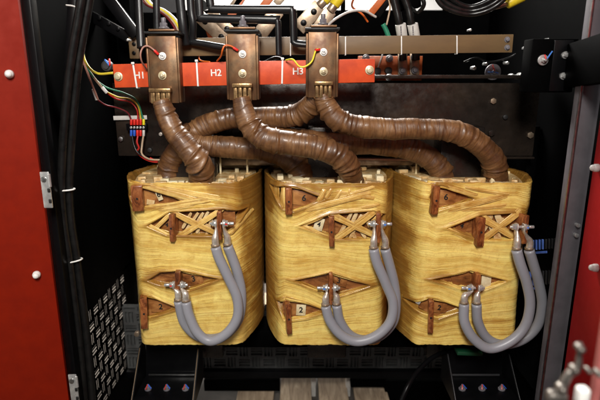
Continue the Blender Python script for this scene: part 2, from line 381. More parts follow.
b = MB(); b.box((XL, .05, 1.1), (.004, .24, 2.4)); b.box((XL, .485, 1.42), (.004, .63, 1.76)); b.box((XL, .485, .085), (.004, .63, .17)); b.box((XL, .65, .36), (.004, .30, .38))
b.build('side_panel', M['black'], cab, False)
def sidefn(i, j): return basket(i, j)
plate_holes('perforated_panel', (XL, .17, .17), (0, 1, 0), (0, 0, 1), 88, 101, .0037, sidefn, .0025, M['black'], cab)
b = MB(); b.box((XR, .35, 1.1), (.004, .9, 2.4)); b.build('side_panel', M['black'], cab, False)
zt = W(300, 10, YB).z
b = MB(); b.box(((XL+XR)/2, YB, (zt+.36)/2), (XR-XL, .004, zt-.36)); b.build('back_panel', M['black'], cab, False)
x0, x1 = W(118, 0, YB).x, W(178, 0, YB).x
b = MB(); b.box(((XL+x0)/2, YB, zt+.25), (x0-XL, .004, .5)); b.build('back_panel', M['black'], cab, False)
b = MB(); b.box(((x1+x0)/2, YB-.01, zt+.25), (x1-x0, .004, .52)); o = b.build('back_panel', M['panel_grey'], cab, False); o['label'] = 'grey upper sheet behind the diagonal braces'
x0 = W(443, 0, YB).x
b = MB(); b.box(((XR+x0)/2, YB, zt+.25), (XR-x0, .004, .5)); b.build('back_panel', M['black'], cab, False)
x0 = W(305, 0, YB-.02).x
b = MB(); b.bar((x0, YB-.03, zt-.05), (x0, YB-.03, zt+.5), .02, .02); b.build('frame_post', M['black'], cab)
# rear lower louvred kick plate (embossed basket weave) in front of back panel
Yk = .43; zk0 = W(300, 375, Yk).z; zk1 = W(300, 306, Yk).z; xk0, xk1 = XL+.01, W(505, 350, Yk).x
kp = MB(); kp.box(((xk0+xk1)/2, Yk+.012, (zk0+zk1)/2), (xk1-xk0, .004, zk1-zk0)); kp = kp.build('kick_plate', M['panel_weave'], cab, False)
plate_holes('embossed_slots', (xk0, Yk, zk0+.03), (1, 0, 0), (0, 0, 1), int((xk1-xk0)/.0042), int((zk1-zk0-.03)/.0042), .0042, lambda i, j: basket(i, j), .004, M['panel_weave'], kp)
b = MB(); b.box(((xk0+xk1)/2, Yk-.008, zk0+.014), (xk1-xk0, .03, .028), None, .003); b.build('rail', M['black_gloss'], cab)
b = MB(); b.box((XR-.02, .3, .55), (.03, .05, 1.1), None, .003); b.build('frame_post', M['black'], cab)
# right lower: dark gusset sheet and slots behind, their blue light painted on
b = MB(); b.poly(V3([(500, 300, .18), (525, 300, .18), (592, 372, .0), (592, 420, .0), (556, 420, .0), (500, 345, .18)]), Vector((0, .004, 0))); b.build('gusset_plate', M['black'], cab, False)
def on_side(px, py):
    c, s_ = math.cos(PITCH), math.sin(PITCH); dx = px-300; dz = -(py-200)
    d = Vector((dx, F*c+dz*s_, -F*s_+dz*c)); t = (XR-.004)/d.x
    return Vector((XR-.004, -D0+d.y*t, CZ+d.z*t))
for yy, hh, xx in ((240, 10, 533), (272, 14, 527)):
    for k in range(9):
        p = on_side(xx+k*3.2, yy-k*.25); q = on_side(xx+k*3.2, yy+hh-k*.25)
        b = MB(); b.bar(p, q, .010, .002, (1, 0, 0), .0004); b.build('vent_slot', M['slot_light_blue'] if k < 4 else M['panel_grey'], cab)
    b = MB(); b.bar(on_side(xx, yy+hh+3), on_side(xx+14, yy+hh+2), .002, .007); b.build('vent_slot', M['slot_light_blue'], cab)
# diagonal braces top-left
def brace(a, c, wd, mat='black_gloss', nbolt=0):
    b = MB(); b.bar(a, c, wd, .02, (0, 1, 0), .002); o = b.build('cross_brace', M[mat], cab)
    e = MB(); d = (Vector(c)-Vector(a)); up = Vector((0, -1, 0)).cross(d).normalized(); up = up if up.z > 0 else -up
    e.bar(Vector(a)+up*wd*.5+Vector((0, -.011, 0)), Vector(c)+up*wd*.5+Vector((0, -.011, 0)), .0022, .0016, (0, 1, 0), .0004); e.build('bright_edge', M['edge_steel'], o)
    for k in range(nbolt):
        p = Vector(a).lerp(Vector(c), .15+.2*k)+Vector((0, -.012, 0))+up*(.25*wd)
        q = MB(); q.cyl(p+Vector((0, .004, 0)), p+Vector((0, -.006, 0)), .007, 6, bev=.001); q.build('bolt', M['black_gloss'], o)
brace(W(84, 12, .45), W(130, 38, .42), .032, nbolt=4)
brace(W(96, -18, .40), W(137, 36, .38), .034)
brace(W(36, 43, .35), W(68, 50, .35), .014)
b = MB(); b.box(W(134, 48, .40), (.03, .006, .065), None, .002); o = b.build('hole_plate', M['bar_tan'], cab)
for yy in (44, 53): 
    p = W(134, yy, .396); q = MB(); q.cyl(p, p+Vector((0, -.004, 0)), .006, 14, bev=.001); q.build('bolt', M['black_gloss'], o)
# right bracket arm
arm = MB(); c = W(548, 66, .02); arm.box(c, (.11, .05, .125), None, .003); arm = arm.build('bracket_arm', M['black'], cab)
b = MB(); c = W(561, 66, -.012); b.box(c, (.046, .006, .118), None, .0015); b.build('end_plate', M['black_gloss'], arm)
a = W(572, 66, -.02); c2 = W(640, 50, -.30); b = MB(); b.bar(a, c2, .03, .10); b.build('channel', M['black'], arm)
up = Vector((0, 0, .0515)); b = MB(); b.bar(a+up+(c2-a)*.05, c2+up, .004, .002, bev=.0004); b.build('bright_edge', M['edge_steel'], arm)
for x, y in ((565, 55), (563, 76)):
    p = W(x, y, -.016); b = MB(); b.cyl(p+Vector((0, .003, 0)), p+Vector((0, -.003, 0)), .0085, 20); b.cyl(p, p+Vector((0, -.010, 0)), .0055, 6, bev=.001); b.build('bolt', M['steel'], arm)
# marked bolts on the right: grey washer + hex + coloured torque marks
def marked_bolt(parent, p, r, marks, wm='steel'):
    b = MB(); b.cyl(p+Vector((0, .004, 0)), p+Vector((0, -.002, 0)), r, 24, bev=.0008); b.cyl(p, p+Vector((0, -.009, 0)), r*.55, 6, bev=.001); b.cyl(p, p+Vector((0, -.015, 0)), r*.3, 14, bev=.001)
    bo = b.build('bolt', M[wm], parent)
    for dx, dz, mt in marks:
        e = p+Vector((dx, -.012, dz)); q = MB(); q.bar(p+Vector((dx*.15, -.0155, dz*.15)), e, .003, .0015, (0, 1, 0), .0004); q.build('torque_mark', M[mt], bo)
    return bo
marked_bolt(arm, W(543, 60, -.012), .0125, [(.014, .02, 'sky_blue'), (-.003, .012, 'bright_red')])
marked_bolt(cab, W(493, 72, .33), .024, [(-.02, .0, 'sky_blue'), (-.008, .022, 'bright_red'), (.012, -.003, 'w_blue')], 'frame_grey')
for x, y, r in ((474, 68, .006), (486, 64, .005), (512, 76, .007), (517, 77, .007), (521, 75, .007), (526, 48, .005), (548, 39, .003), (470, 30, .004), (507, 63, .005), (128, 40, .004)):
    p = W(x, y, .30); b = MB(); b.cyl(p+Vector((0, .02, 0)), p+Vector((0, -.006, 0)), r, 6, bev=.001); b.build('bolt', M['steel'], cab)
for x, y, r in ((512, 163, .003), (535, 163, .003), (533, 185, .003), (577, 140, .0), (107, 236, .003)):
    if r: 
        p = W(x, y, .5); b = MB(); b.ball(p, r*1.3); b.build('rivet', M['steel'], cab)
p = W(137, 334, .30); b = MB(); b.cyl(p+Vector((0, .01, 0)), p+Vector((0, -.006, 0)), .009, 14, bev=.002); b.build('bolt', M['lug_metal'], cab)
# ------------------------------------------------------------------ doors
def bumper(p, parent, d=Vector((0, -1, 0))):
    b = MB(); b.cyl(p, p+d*.012, .0095, 18, r2=.0085, bev=.003); b.ball(p+d*.012, .0072); b.build('bumper', M['nylon'], parent)
dl = thing('cabinet_door', 'dark red painted cabinet door with white round bumpers on the left', 'cabinet door', (-.607, -.1, 0))
ang = Vector((-1, -.28, 0)).normalized()
b = MB(); p0 = Vector((-.6055, -.10, 1.1)); b.bar(p0, p0+ang*.55, .022, 2.2, bev=.0025); b.build('door_panel', M['red_left'], dl)
def on_left(px, py):
    # point on the door face
    d = W(px, py, 0)-cam.location; n = Vector((ang.y, -ang.x, 0)); n = n if n.y < 0 else -n; q0 = p0+n*.011
    t = (q0-cam.location).dot(n)/d.dot(n); return cam.location+d*t, n
for px, py in ((10, 74), (37, 274)):
    q, n = on_left(px, py); bumper(q, dl, n)
def latch_plate(px, py, h, parent):
    q = W(px, py, -.118); b = MB(); b.box(q, (.021, .004, h), None, .002); o = b.build('latch_plate', M['steel'], parent)
    s = MB(); s.cyl(q+Vector((-.002, -.001, h*.3)), q+Vector((-.002, -.006, h*.3)), .0065, 16, bev=.001); s.build('screw', M['edge_steel'], o)
    for k in (0, -.3): 
        s = MB(); s.box(q+Vector((.007, -.003, h*k)), (.006, .004, .009), None, .001); s.build('notch', M['ink'], o)
    s = MB(); s.cyl(q+Vector((.012, -.004, h*.1)), q+Vector((.012, -.004, h*.45)), .003, 10); s.build('pin', M['steel'], o)
latch_plate(46.5, 190, .086, dl); latch_plate(74, 389, .085, dl)
dr = thing('cabinet_door', 'crimson cabinet door with white bumpers behind the grey post', 'cabinet door', (.69, -.1, 0))
q0 = Vector((.676, -.13, 1.1)); q1 = Vector((.585, -.72, 1.1))
b = MB(); b.bar(q0, q1, .02, 2.2, bev=.002); b.build('door_panel', M['red_right'], dr)
dn = Vector((-.99, .15, 0)).normalized()
def on_right(px, py):
    d = W(px, py, 0)-cam.location; e = (q1-q0).normalized(); n = Vector((e.y, -e.x, 0)); n = n if n.x < 0 else -n; c0 = q0+n*.01
    t = (c0-cam.location).dot(n)/d.dot(n); return cam.location+d*t, n
for px, py in ((599, 168), (598, 268)):
    q, n = on_right(px, py); bumper(q, dr, n)
# foreground door leaf edge with its latch gear (out of focus)
de = thing('cabinet_door', 'pinkish red door edge carrying blurred metal latch gear close to the camera', 'cabinet door', (.30, -.72, 0))
Yf = -.70
e0 = W(593, 420, Yf); e1 = W(600.5, 230, Yf)
b = MB(); b.box((W(591, 400, Yf).x+.004, Yf, 1.0), (.010, .012, 2.0), None, .003); b.build('door_edge', M['red_edge'], de)
b = MB(); b.box((W(598, 400, Yf).x+.156, Yf+.012, 1.0), (.30, .012, 2.0), None, .003); b.build('door_panel', M['black'], de)
g = thing('door_latch', 'blurred silver latch linkage in the lower right foreground', 'latch', W(570, 400, -.74))
Yl = -.73
b = MB(); 
me = tube_mesh('latch_lever', [(*W(550, 418, Yl), .005, .005), (*W(561, 390, Yl), .006, .004), (*W(568, 375, Yl), .0055, .004), (*W(577, 368, Yl), .0045, .004), (*W(579.5, 352, Yl), .003, .003), (*W(580, 343, Yl), .003, .003)], .005, .003, 12)
lv = mesh_obj('latch_lever', me, M['latch'], g)
for x, y, r in ((579.5, 348, .0058), (561, 388, .0068), (574, 369, .0055), (588, 370, .0035), (598, 373, .005)):
    p = W(x, y, Yl-.004); b = MB(); b.cyl(p+Vector((0, .006, 0)), p+Vector((0, -.006, 0)), r*.8, 18, bev=.0015); b.ball(p+Vector((0, -.005, 0)), r*.55); b.build('pivot_bolt', M['latch'], g)
p = W(582, 396, Yl); b = MB(); b.box(p, (.014, .014, .024), None, .004, 3); b.build('latch_block', M['nylon'], g)
p = W(556, 398, Yl); b = MB(); b.box(p, (.024, .016, .02), None, .006, 3); b.build('latch_housing', M['latch'], g)
# ------------------------------------------------------------------ transformer core frame
core = thing('transformer_core', 'dark oily steel core clamp behind the brown leads with its feet below', 'transformer core', (.08, .3, 0))
Yc = .23; A = W(112, 83, Yc); B = W(541, 83, Yc); zb_ = W(300, 156, Yc).z
b = MB(); b.box(((A.x+B.x)/2, Yc+.006, (A.z+zb_)/2), (B.x-A.x, .012, A.z-zb_), None, .002); cl = b.build('upper_clamp', M['plate'], core)
b = MB(); a = W(155, 81, Yc); b.box(((a.x+B.x)/2, Yc+.02, a.z+.012), (B.x-a.x, .07, .010), None, .002); b.build('clamp_flange', M['plate'], core)
b = MB(); b.box(((a.x+B.x)/2, Yc+.0, zb_-.004), (B.x-a.x, .03, .006), None, .002); b.build('clamp_flange', M['plate'], core)
for x, y, r, m in ((121, 139, .008, 'edge_steel'), (530, 135, .010, 'lug_metal'), (491, 133, .010, 'plate'), (150, 150, .007, 'ink'), (505, 117, .007, 'ink'), (161, 134, .006, 'tin'), (493, 101, .009, 'lug_metal')):
    p = W(x, y, Yc-.001); b = MB(); b.cyl(p+Vector((0, .004, 0)), p+Vector((0, -.006, 0)), r, 18 if m == 'ink' else 6, bev=.001); b.build('clamp_bolt', M[m], core)
Yr = .25
b = MB(); a = W(200, 161, Yr); c = W(470, 161, Yr); b.box(((a.x+c.x)/2, Yr+.02, a.z-.003), (c.x-a.x+.12, .05, .020), None, .002); b.build('yoke_rail', M['lug_metal'], core)
for x in (220, 247, 318, 417, 440):
    b = MB(); p = W(x, 156, .205); b.cyl(p, p-Vector((0, 0, .06)), .003, 10); b.build('tie_rod', M['cream'], core)
b = MB(); b.cyl(W(318, 158, .2), W(470, 161, .2), .003, 10); b.build('sense_rod', M['w_pink'], core)
# core legs through the coils & lower clamp
CX = (-.301, .083, .457)
for x in CX:
    b = MB(); b.box((x, .21, CZ-.5), (.12, .12, .72), None, .004); b.build('core_leg', M['plate'], core)
b = MB(); b.box((.08, .21, CZ-.80), (1.0, .10, .06), None, .004); b.build('lower_clamp', M['black'], core)
b = MB(); b.box((.08, .40, CZ-.14), (1.1, .10, .16), None, .004); b.build('upper_yoke', M['plate'], core)
# feet
def foot(xl, xr, ytop, light):
    f = MB(); Yt, Yb = .10, .02
    p = [W(xl+8, ytop, .10), W(xr-10, ytop, .10), W(xr-10, 375, .10), W(xl+8, 375, .10)]
    f.poly([tuple(v) for v in p], Vector((0, .006, 0)))
    zt_ = W(xl, 375, .10).z; a0 = W(xl+8, 375, .10); a1 = W(xr-10, 375, .10)
    f.box(((a0.x+a1.x)/2, .03, zt_-.004), (a1.x-a0.x, .15, .008), None, .001)
    o = f.build('mounting_foot', M['black_gloss'], core, True)
    # side gussets
    for sx in (a0.x-.004, a1.x+.004):
        g_ = MB(); g_.poly([(sx-.003, .12, p[0].z), (sx-.003, .08, p[0].z), (sx-.003, -.04, zt_-.02), (sx-.003, .12, zt_-.02)], Vector((.006, 0, 0))); q = g_.build('gusset', M['black_gloss'], o)
        e_ = MB(); e_.bar((sx, .078, p[0].z), (sx, -.043, zt_-.02), .002, .002, (0, 1, 0), .0008); e_.build('bright_edge', M[light], q)
    e_ = MB(); e_.bar((a0.x+.01, .094, zt_+.004), (a1.x-.01, .094, zt_+.004), .004, .006, bev=.001); e_.build('pale_line', M['edge_steel' if light != 'panel_grey' else 'panel_grey'], o)  # pale strip across the back of the foot plate
    for k in range(3):
        t_ = (.17, .5, .83)[k]; x = a0.x+(a1.x-a0.x)*t_; c = Vector((x, .028, zt_+.0))
        b = MB(); b.cyl(c-Vector((0, 0, .003)), c+Vector((0, 0, .003)), .010, 22); b.cyl(c, c+Vector((0, 0, .010)), .0065, 6, bev=.001); b.cyl(c, c+Vector((0, 0, .016)), .0035, 12, bev=.001); bo = b.build('anchor_bolt', M['frame_grey'], o)
        for dx, dy, mt in ((.011, -.006, 'w_blue'), (-.004, -.011, 'w_red')):
            b = MB(); b.bar(c+Vector((dx*.1, dy*.1, .0165)), c+Vector((dx, dy, .006)), .003, .0015, bev=.0004); b.build('torque_mark', M[mt], bo)
b = MB(); b.bar(W(205, 382, .5), W(280, 382, .5), .05, .05, bev=.003); b.build('base_block', M['black'], core)
b = MB(); b.bar(W(350, 380, .5), W(384, 380, .5), .05, .035, bev=.003); b.build('base_block', M['black'], core)
b = MB(); b.bar(W(384, 388, .5), W(450, 388, .5), .05, .09, bev=.003); b.build('base_block', M['black'], core)
foot(138, 210, 344, 'bar_tan'); foot(437, 512, 350, 'panel_grey')
b = MB(); b.bar(W(456, 351, .05), W(481, 352, .05), .03, .010); b.build('green_pad', M['green_board'], core)
# ------------------------------------------------------------------ coils
ZT, ZB = CZ-.266, CZ-.727
Rr = np.array([(0, -.003), (.06, -.002), (.112, .003), (.138, .018), (.156, .055), (.174, .105), (.185, .16), (.188, .2), (.186, .25), (.17, .32), (.12, .372), (0, .385)])
Rb = np.array([(0, .000), (.07, .000), (.120, .0015), (.140, .012), (.1535, .042), (.172, .095), (.185, .16), (.188, .2), (.186, .25), (.17, .32), (.12, .372), (0, .385)])
def section(R, n=560):
    full = np.vstack([R, (R[1:-1]*[-1, 1])[::-1]]); full = np.roll(full, -(len(R)-1), 0)
    # closed catmull
    m = len(full); t = np.linspace(0, 1, 40, endpoint=False)[:, None]; out = []
    for i in range(m):
        p0, p1, p2, p3 = full[i-1], full[i], full[(i+1) % m], full[(i+2) % m]
        out.append(.5*((2*p1)+(-p0+p2)*t+(2*p0-5*p1+4*p2-p3)*t*t+(-p0+3*p1-3*p2+p3)*t**3))
    Cc = np.vstack(out); Cc = np.vstack([Cc, Cc[:1]])
    s = np.r_[0, np.cumsum(np.linalg.norm(np.diff(Cc, axis=0), axis=1))]
    wgt = np.where((Cc[:, 1] < .05), 3.0, 1.0)
    c = np.r_[0, np.cumsum(np.diff(s)*.5*(wgt[1:]+wgt[:-1]))]; q = np.linspace(0, c[-1], n, endpoint=False)
    return np.stack([np.interp(q, c, Cc[:, k]) for k in (0, 1)], -1), np.interp(q, c, s), s[-1]
SR, uR, LR = section(Rr); SB, uB, LB = section(Rb)
def polysd(P, X, Z):
    P = np.array(P); c = P.mean(0); sd = np.full(X.shape, -1e9)
    for i in range(len(P)):
        a, b_ = P[i], P[(i+1) % len(P)]; d = b_-a; n = np.array([d[1], -d[0]]); n /= np.linalg.norm(n)
        if np.dot(c-a, n) > 0: n = -n
        sd = np.maximum(sd, (X-a[0])*n[0]+(Z-a[1])*n[1])
    return sd
def poly_tb(P, X):
    P = np.array(P); top = np.full(X.shape, -1e9); bot = np.full(X.shape, 1e9)
    for i in range(len(P)):
        a, b_ = P[i], P[(i+1) % len(P)]
        if abs(a[0]-b_[0]) < 1e-6: continue
        lo, hi = min(a[0], b_[0]), max(a[0], b_[0]); m = (X >= lo) & (X <= hi)
        z = a[1]+(b_[1]-a[1])*(X-a[0])/(b_[0]-a[0])
        top = np.where(m, np.maximum(top, z), top); bot = np.where(m, np.minimum(bot, z), bot)
    ok = top > -1e8; return ok, np.where(ok, top, 0), np.where(ok, bot, 0)
def fp2(l): return [(W(x, y, 0).x, W(x, y, 0).z) for x, y in l]
def winding(parent, cx, ops, seed):
    nz = 236; zf = np.linspace(0, 1, nz); z = ZT+(ZB-ZT)*zf
    # top band boxy, middle round, bottom boxy
    bx = np.clip(1-(zf-.12)/.10, 0, 1)+np.clip((zf-.72)/.2, 0, 1); bx = bx*bx*(3-2*bx)
    S = SR[None]*(1-bx[:, None, None])+SB[None]*bx[:, None, None]
    U = np.repeat(uR[None], nz, 0); Z = np.repeat(z[:, None], S.shape[1], 1)
    X = S[..., 0]+cx; Y = S[..., 1].copy()
    d = np.roll(S, -1, 1)-np.roll(S, 1, 1); N = np.stack([d[..., 1], -d[..., 0]], -1); N /= np.linalg.norm(N, axis=-1)[..., None]
    front = (S[..., 1] < .07)
    band = Z+.002*(vn(U*3.2, Z*5, seed)-.5)+.0003*(vn(U*7+3, Z*9, seed+1)-.5)
    sd = np.full(Z.shape, 1.0)
    for P in ops:
        s_ = np.where(front, polysd(P, X, Z), 1.0); sd = np.minimum(sd, s_)
        ok, t_, b_ = poly_tb(P, X); ok &= front; mid = (t_+b_)/2; up = Z > mid
        h = np.where(up, t_-mid, mid-b_); e = np.abs(Z-mid)-h
        k = .020+h*1.1
        sh = h*np.exp(-np.clip(e, 0, 9)/k)
        band = np.where(ok, band-np.where(up, 1, -1)*sh, band)
    # overlapping tape laps, fibre relief, soft sag, pulled rims and recess
    ph = (band+.002*np.sin(U*5.1+seed))/.021; fr = ph-np.floor(ph)
    disp = .0005*np.where(fr < .8, fr/.8-.5, (1-fr)/.2-.5)
    disp = disp+.0022*(vn(U*5, Z*6, seed+4)-.5)+.0006*(vn(U*9, Z*22, seed+5)-.5)
    rim = np.where(sd > 0, .0026*np.exp(-(sd/.006)**2), .0026)
    inn = np.clip(-sd/.005, 0, 1); inn = inn*inn*(3-2*inn)
    disp = disp+rim-.016*inn
    # ragged ends
    eb = np.exp(-((zf-0)/.012)**2)[:, None]+np.exp(-((1-zf)/.012)**2)[:, None]
    Zj = Z+eb*(.0025*(vn(U*40, U*0, seed+8)-.5)+.0018*(vn(U*180, U*0, seed+11)-.5))
    Zj = Zj-.010*np.clip((Y-.12)/.15, 0, 1)*np.exp(-zf/.10)[:, None]
    X = X+N[..., 0]*disp; Y = Y+N[..., 1]*disp
    # turn top & bottom ends inward
    c0 = (cx, .19)
    top = np.stack([X[0]+(c0[0]-X[0])*.05, Y[0]+(c0[1]-Y[0])*.05, Zj[0]-.002], -1); top2 = np.stack([X[0]+(c0[0]-X[0])*.12, Y[0]+(c0[1]-Y[0])*.12, Zj[0]-.03], -1)
    bot = np.stack([X[-1]+(c0[0]-X[-1])*.25, Y[-1]+(c0[1]-Y[-1])*.25, Zj[-1]+.002], -1)
    P = np.concatenate([top2[None], top[None], np.stack([X, Y, Zj], -1), bot[None]], 0)
    Uf = np.concatenate([U[:2], U, U[:1]]); Uf = np.concatenate([Uf, Uf[:, :1]+LR], 1)
    bf = np.concatenate([band[:1]+.03, band[:1]+.012, band, band[-1:]-.05]); bf = np.concatenate([bf, bf[:, :1]], 1)
    s4 = np.maximum(np.maximum(sd[:-1], sd[1:]), np.maximum(np.roll(sd, -1, 1)[:-1], np.roll(sd, -1, 1)[1:]))
    keep = np.ones((P.shape[0]-1, P.shape[1]), bool); keep[2:2+nz-1] = s4 > -.0065
    me = grid_mesh('winding', P, True, (Uf+seed*3.1, bf), False, keep)
    # amber-brown weight of the tape colour, higher where the tape turns the corners, along the hand-wrapped upper bands and round the tap openings
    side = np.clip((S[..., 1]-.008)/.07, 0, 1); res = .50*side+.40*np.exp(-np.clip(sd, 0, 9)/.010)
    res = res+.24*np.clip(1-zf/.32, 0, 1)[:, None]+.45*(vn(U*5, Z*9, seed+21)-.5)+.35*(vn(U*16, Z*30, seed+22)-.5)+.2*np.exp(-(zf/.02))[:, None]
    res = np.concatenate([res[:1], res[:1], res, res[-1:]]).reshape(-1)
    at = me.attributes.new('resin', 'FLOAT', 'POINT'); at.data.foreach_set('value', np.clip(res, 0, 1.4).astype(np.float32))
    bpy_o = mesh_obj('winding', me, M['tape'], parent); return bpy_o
def ribbon(parent, a, b_, w0, w1=None, y=-.003, sag=.0, mat='tape_strip', name='tape_strip', fold=.0004, yend=.009, cxz=None):
    """stretched tape strip lying over the winding from pixel a to b at front-plane size"""
    A_ = W(a[0], a[1], 0); B_ = W(b_[0], b_[1], 0); w1 = w1 or w0
    n, m = 36, 13; t = np.linspace(0, 1, n); v = np.linspace(-1, 1, m); d = np.array([B_.x-A_.x, B_.z-A_.z]); L = np.linalg.norm(d); d /= L; nn = np.array([-d[1], d[0]])
    pcx = parent.location.x; Pp = np.zeros((n, m, 3)); sd_ = random.randint(0, 9999)
    wd = 1.5*(w0+(w1-w0)*t)*(1-.4*np.abs(2*t-1)**6)*(1+.25*(vn(t*5, t*0, sd_)-.5))
    cx_ = A_.x+(B_.x-A_.x)*t; cz_ = A_.z+(B_.z-A_.z)*t + sag*np.sin(PI*t)
    for j in range(m):
        off = wd*v[j]*.5
        Pp[:, j, 0] = cx_+nn[0]*off; Pp[:, j, 2] = cz_+nn[1]*off
        Pp[:, j, 1] = y-.0007*(1-v[j]**2)+fold*(vn(t*3+9, t*0+j*.85, sd_+1)-.5)*2+yend*(np.abs(2*t-1)**3.5)
    Pp[..., 1] += np.interp(np.abs(Pp[..., 0]-pcx), [0, .110, .125, .138, .150, .17], [0, .001, .005, .016, .040, .085])
    me = grid_mesh(name, Pp, False, (np.repeat((t*L)[:, None], m, 1)+sd_*.37, np.repeat(v[None]*w0*.5, n, 0)+sd_*.013))
    o = mesh_obj(name, me, M[mat], parent); md = o.modifiers.new('thickness', 'SOLIDIFY'); md.thickness = .0004
    at = me.attributes.new('resin', 'FLOAT', 'POINT'); at.data.foreach_set('value', np.full(len(me.vertices), .24, dtype=np.float32)); return o
def tab(parent, x0, x1, y0, y1, prot=.022, yaw=0, tilt=0, hole=True, depth0=.016, th=None):
    """varnished copper tap plate standing out of the winding"""
    a = W((x0+x1)/2, y0, 0); c = W((x0+x1)/2, y1, 0); wpx = (W(x1, y0, 0).x-W(x0, y0, 0).x); th = th or wpx
    R = Matrix.Rotation(yaw, 3, 'Z') @ Matrix.Rotation(tilt, 3, 'Y')
    b = MB(); cc = Vector((a.x, (depth0-prot)/2, (a.z+c.z)/2)); b.box((0, 0, 0), (th, prot+depth0, (a.z-c.z)), None, .0018)
    b.bm.transform(Matrix.Translation(cc) @ R.to_4x4()); o = b.build('terminal_tab', M['tab'], parent)
    if hole:
        fx = (cc+R @ Vector((0, -(prot+depth0)/2-.0004, (a.z-c.z)*.0)))
        b = MB(); b.cyl(fx+Vector((0, .002, 0)), fx+Vector((0, -.0006, 0)), .0028, 12); b.build('bolt_hole', M['ink'], o)
    return cc, o
def board(parent, P, name='tap_board', mat='board', y=.0115, grow=1.07, cx=0):
    c = np.mean(P, 0); pts = [(min(max((x-c[0])*grow+c[0], cx-.131), cx+.131), y, (z-c[1])*grow+c[1]) for x, z in P]
    b = MB(); b.poly(pts, Vector((0, .006, 0))); return b.build(name, M[mat], parent, False)
def slip(parent, x, y, w_, h_, rot, txt=None, mat='cream', yy=.006, name='paper_slip', ts=.016):
    p = W(x, y, 0); b = MB(); b.box((0, 0, 0), (w_, .002, h_), None, .0005); b.bm.transform(Matrix.Translation((p.x, yy, p.z)) @ Matrix.Rotation(rot, 4, 'Y'))
    o = b.build(name, M[mat], parent)
    if txt: text(txt, (p.x, yy-.0017, p.z), ts, M['ink'], o, 'number', (PI/2, rot, 0))
    return o
SPEC = [
 dict(ops=[[(127.5, 197), (134, 185), (150, 186), (186, 203), (163, 207), (136, 209)], [(146, 226), (170, 212), (224, 209), (246, 213), (233, 230), (212, 236), (167, 235)],
           [(146, 281), (160, 272), (181, 270), (220, 279), (190, 290), (160, 285)], [(137.5, 306), (142, 296), (152, 297), (180, 308), (150, 318), (141, 319)]]),
 dict(ops=[[(268, 189), (284, 186), (296, 187), (326, 199), (294, 212), (283, 210)], [(298, 226), (330, 214), (374, 211), (387, 216), (386, 231), (372, 240), (335, 239)],
           [(293, 281), (330, 272), (372, 286), (334, 298)], [(276, 306), (285, 300), (306, 303), (328, 311), (306, 318), (284, 321)]]),
 dict(ops=[[(429, 198), (435, 185), (444, 186), (476, 199), (438, 211)], [(446, 228), (480, 215), (514, 213), (526, 217), (524, 234), (512, 240), (478, 240)],
           [(431, 280), (470, 270), (508, 281), (476, 293)], [(407, 309), (428, 298), (437, 299), (466, 309), (438, 319)]]),
]
LAB = ['resin taped yellow coil under the H1 bracket, leftmost of three', 'resin taped yellow coil standing between the other two', 'resin taped yellow coil at the right beside the grey frame post']
coils = []
for i in range(3):
    cx = CX[i]; t = thing('transformer_coil', LAB[i], 'coil', (cx, .19, ZB), 'three taped transformer coils'); coils.append(t)
    ops = [fp2(o) for o in SPEC[i]['ops']]
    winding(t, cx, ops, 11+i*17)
    for P in ops: board(t, P, cx=cx)
    # end filling seen from above: cream spacer blocks round a resin fill
    nS = 72; sel = np.linspace(0, len(SB), nS, endpoint=False).astype(int)
    b = MB(); ring = [(cx+SB[k][0]*.90, .19+(SB[k][1]-.19)*.90, ZT-.016) for k in sel]; b.poly(ring, Vector((0, 0, -.02))); b.build('end_fill', M['stick'], t, False)
    tt = 0
    for ring_f, cnt in ((.80, 17), (.60, 13)):
        for k in range(cnt):
            a_ = (k+.5)/cnt*2*PI+.2*i; kk = int((k+.5)/cnt*len(SB)) % len(SB)
            p = Vector((cx+SB[kk][0]*ring_f, .19+(SB[kk][1]-.19)*ring_f, ZT-.012+random.uniform(-.006, .004)))
            if abs(p.x-cx) < .065 and abs(p.y-.21) < .065: continue
            dx, dy = SB[(kk+3) % len(SB)]-SB[kk-3]; an = math.atan2(dy, dx)
            b = MB(); b.box(p, (random.uniform(.010, .042), random.uniform(.010, .030), random.uniform(.010, .020)), Matrix.Rotation(an+random.uniform(-.35, .35), 3, 'Z'), .002); b.build('spacer_block', M[random.choice(['cream', 'stick', 'stick'])], t)
T1, T2, T3 = coils
# --- coil 1 front details
tab(T1, 131, 143, 185, 210, .014, .12, th=.028); tab(T1, 170, 177, 213, 240, .018, -.25, .03, th=.012)
c1u, o1u = tab(T1, 217, 223, 210, 237, .026, .03, th=.011, hole=False); c1l, o1l = tab(T1, 175, 181.5, 269, 298, .026, .1, .04, th=.014, hole=False)
tab(T1, 139, 147, 296, 326, .018, .25, .04, th=.018)
slip(T1, 158, 195, .013, .032, -.35, '6', ts=.019); slip(T1, 150, 203, .02, .014, .2, None, 'stick'); slip(T1, 166, 226, .03, .026, .2, '4', 'board', .010, ts=.016, name='tap_plate'); slip(T1, 193, 280, .05, .036, -.2, '3', 'board', .008, ts=.022, name='tap_plate')
slip(T1, 160, 308, .055, .032, .0, '2', 'board', .008, ts=.022, name='tap_plate')
# --- coil 2
tab(T2, 285, 291.5, 187, 213, .018, .1, th=.017); tab(T2, 329, 335, 215, 244, .022, -.1, -.03, th=.014)
c2u, o2u = tab(T2, 375, 381, 211, 240, .026, -.06, th=.012, hole=False); c2l, o2l = tab(T2, 328, 333, 271, 301, .026, .02, th=.010, hole=False)
tab(T2, 285, 290.5, 301, 331, .020, .2, -.04, th=.014)
slip(T2, 304, 199, .06, .04, .1, '6', 'board', .010, 'tap_plate', ts=.022); slip(T2, 319, 225, .024, .034, .25, '4', ts=.018); slip(T2, 339, 282, .045, .03, .2, '3', 'board', .008, 'tap_plate', ts=.02)
slip(T2, 301, 311, .026, .032, .05, '2', ts=.022)
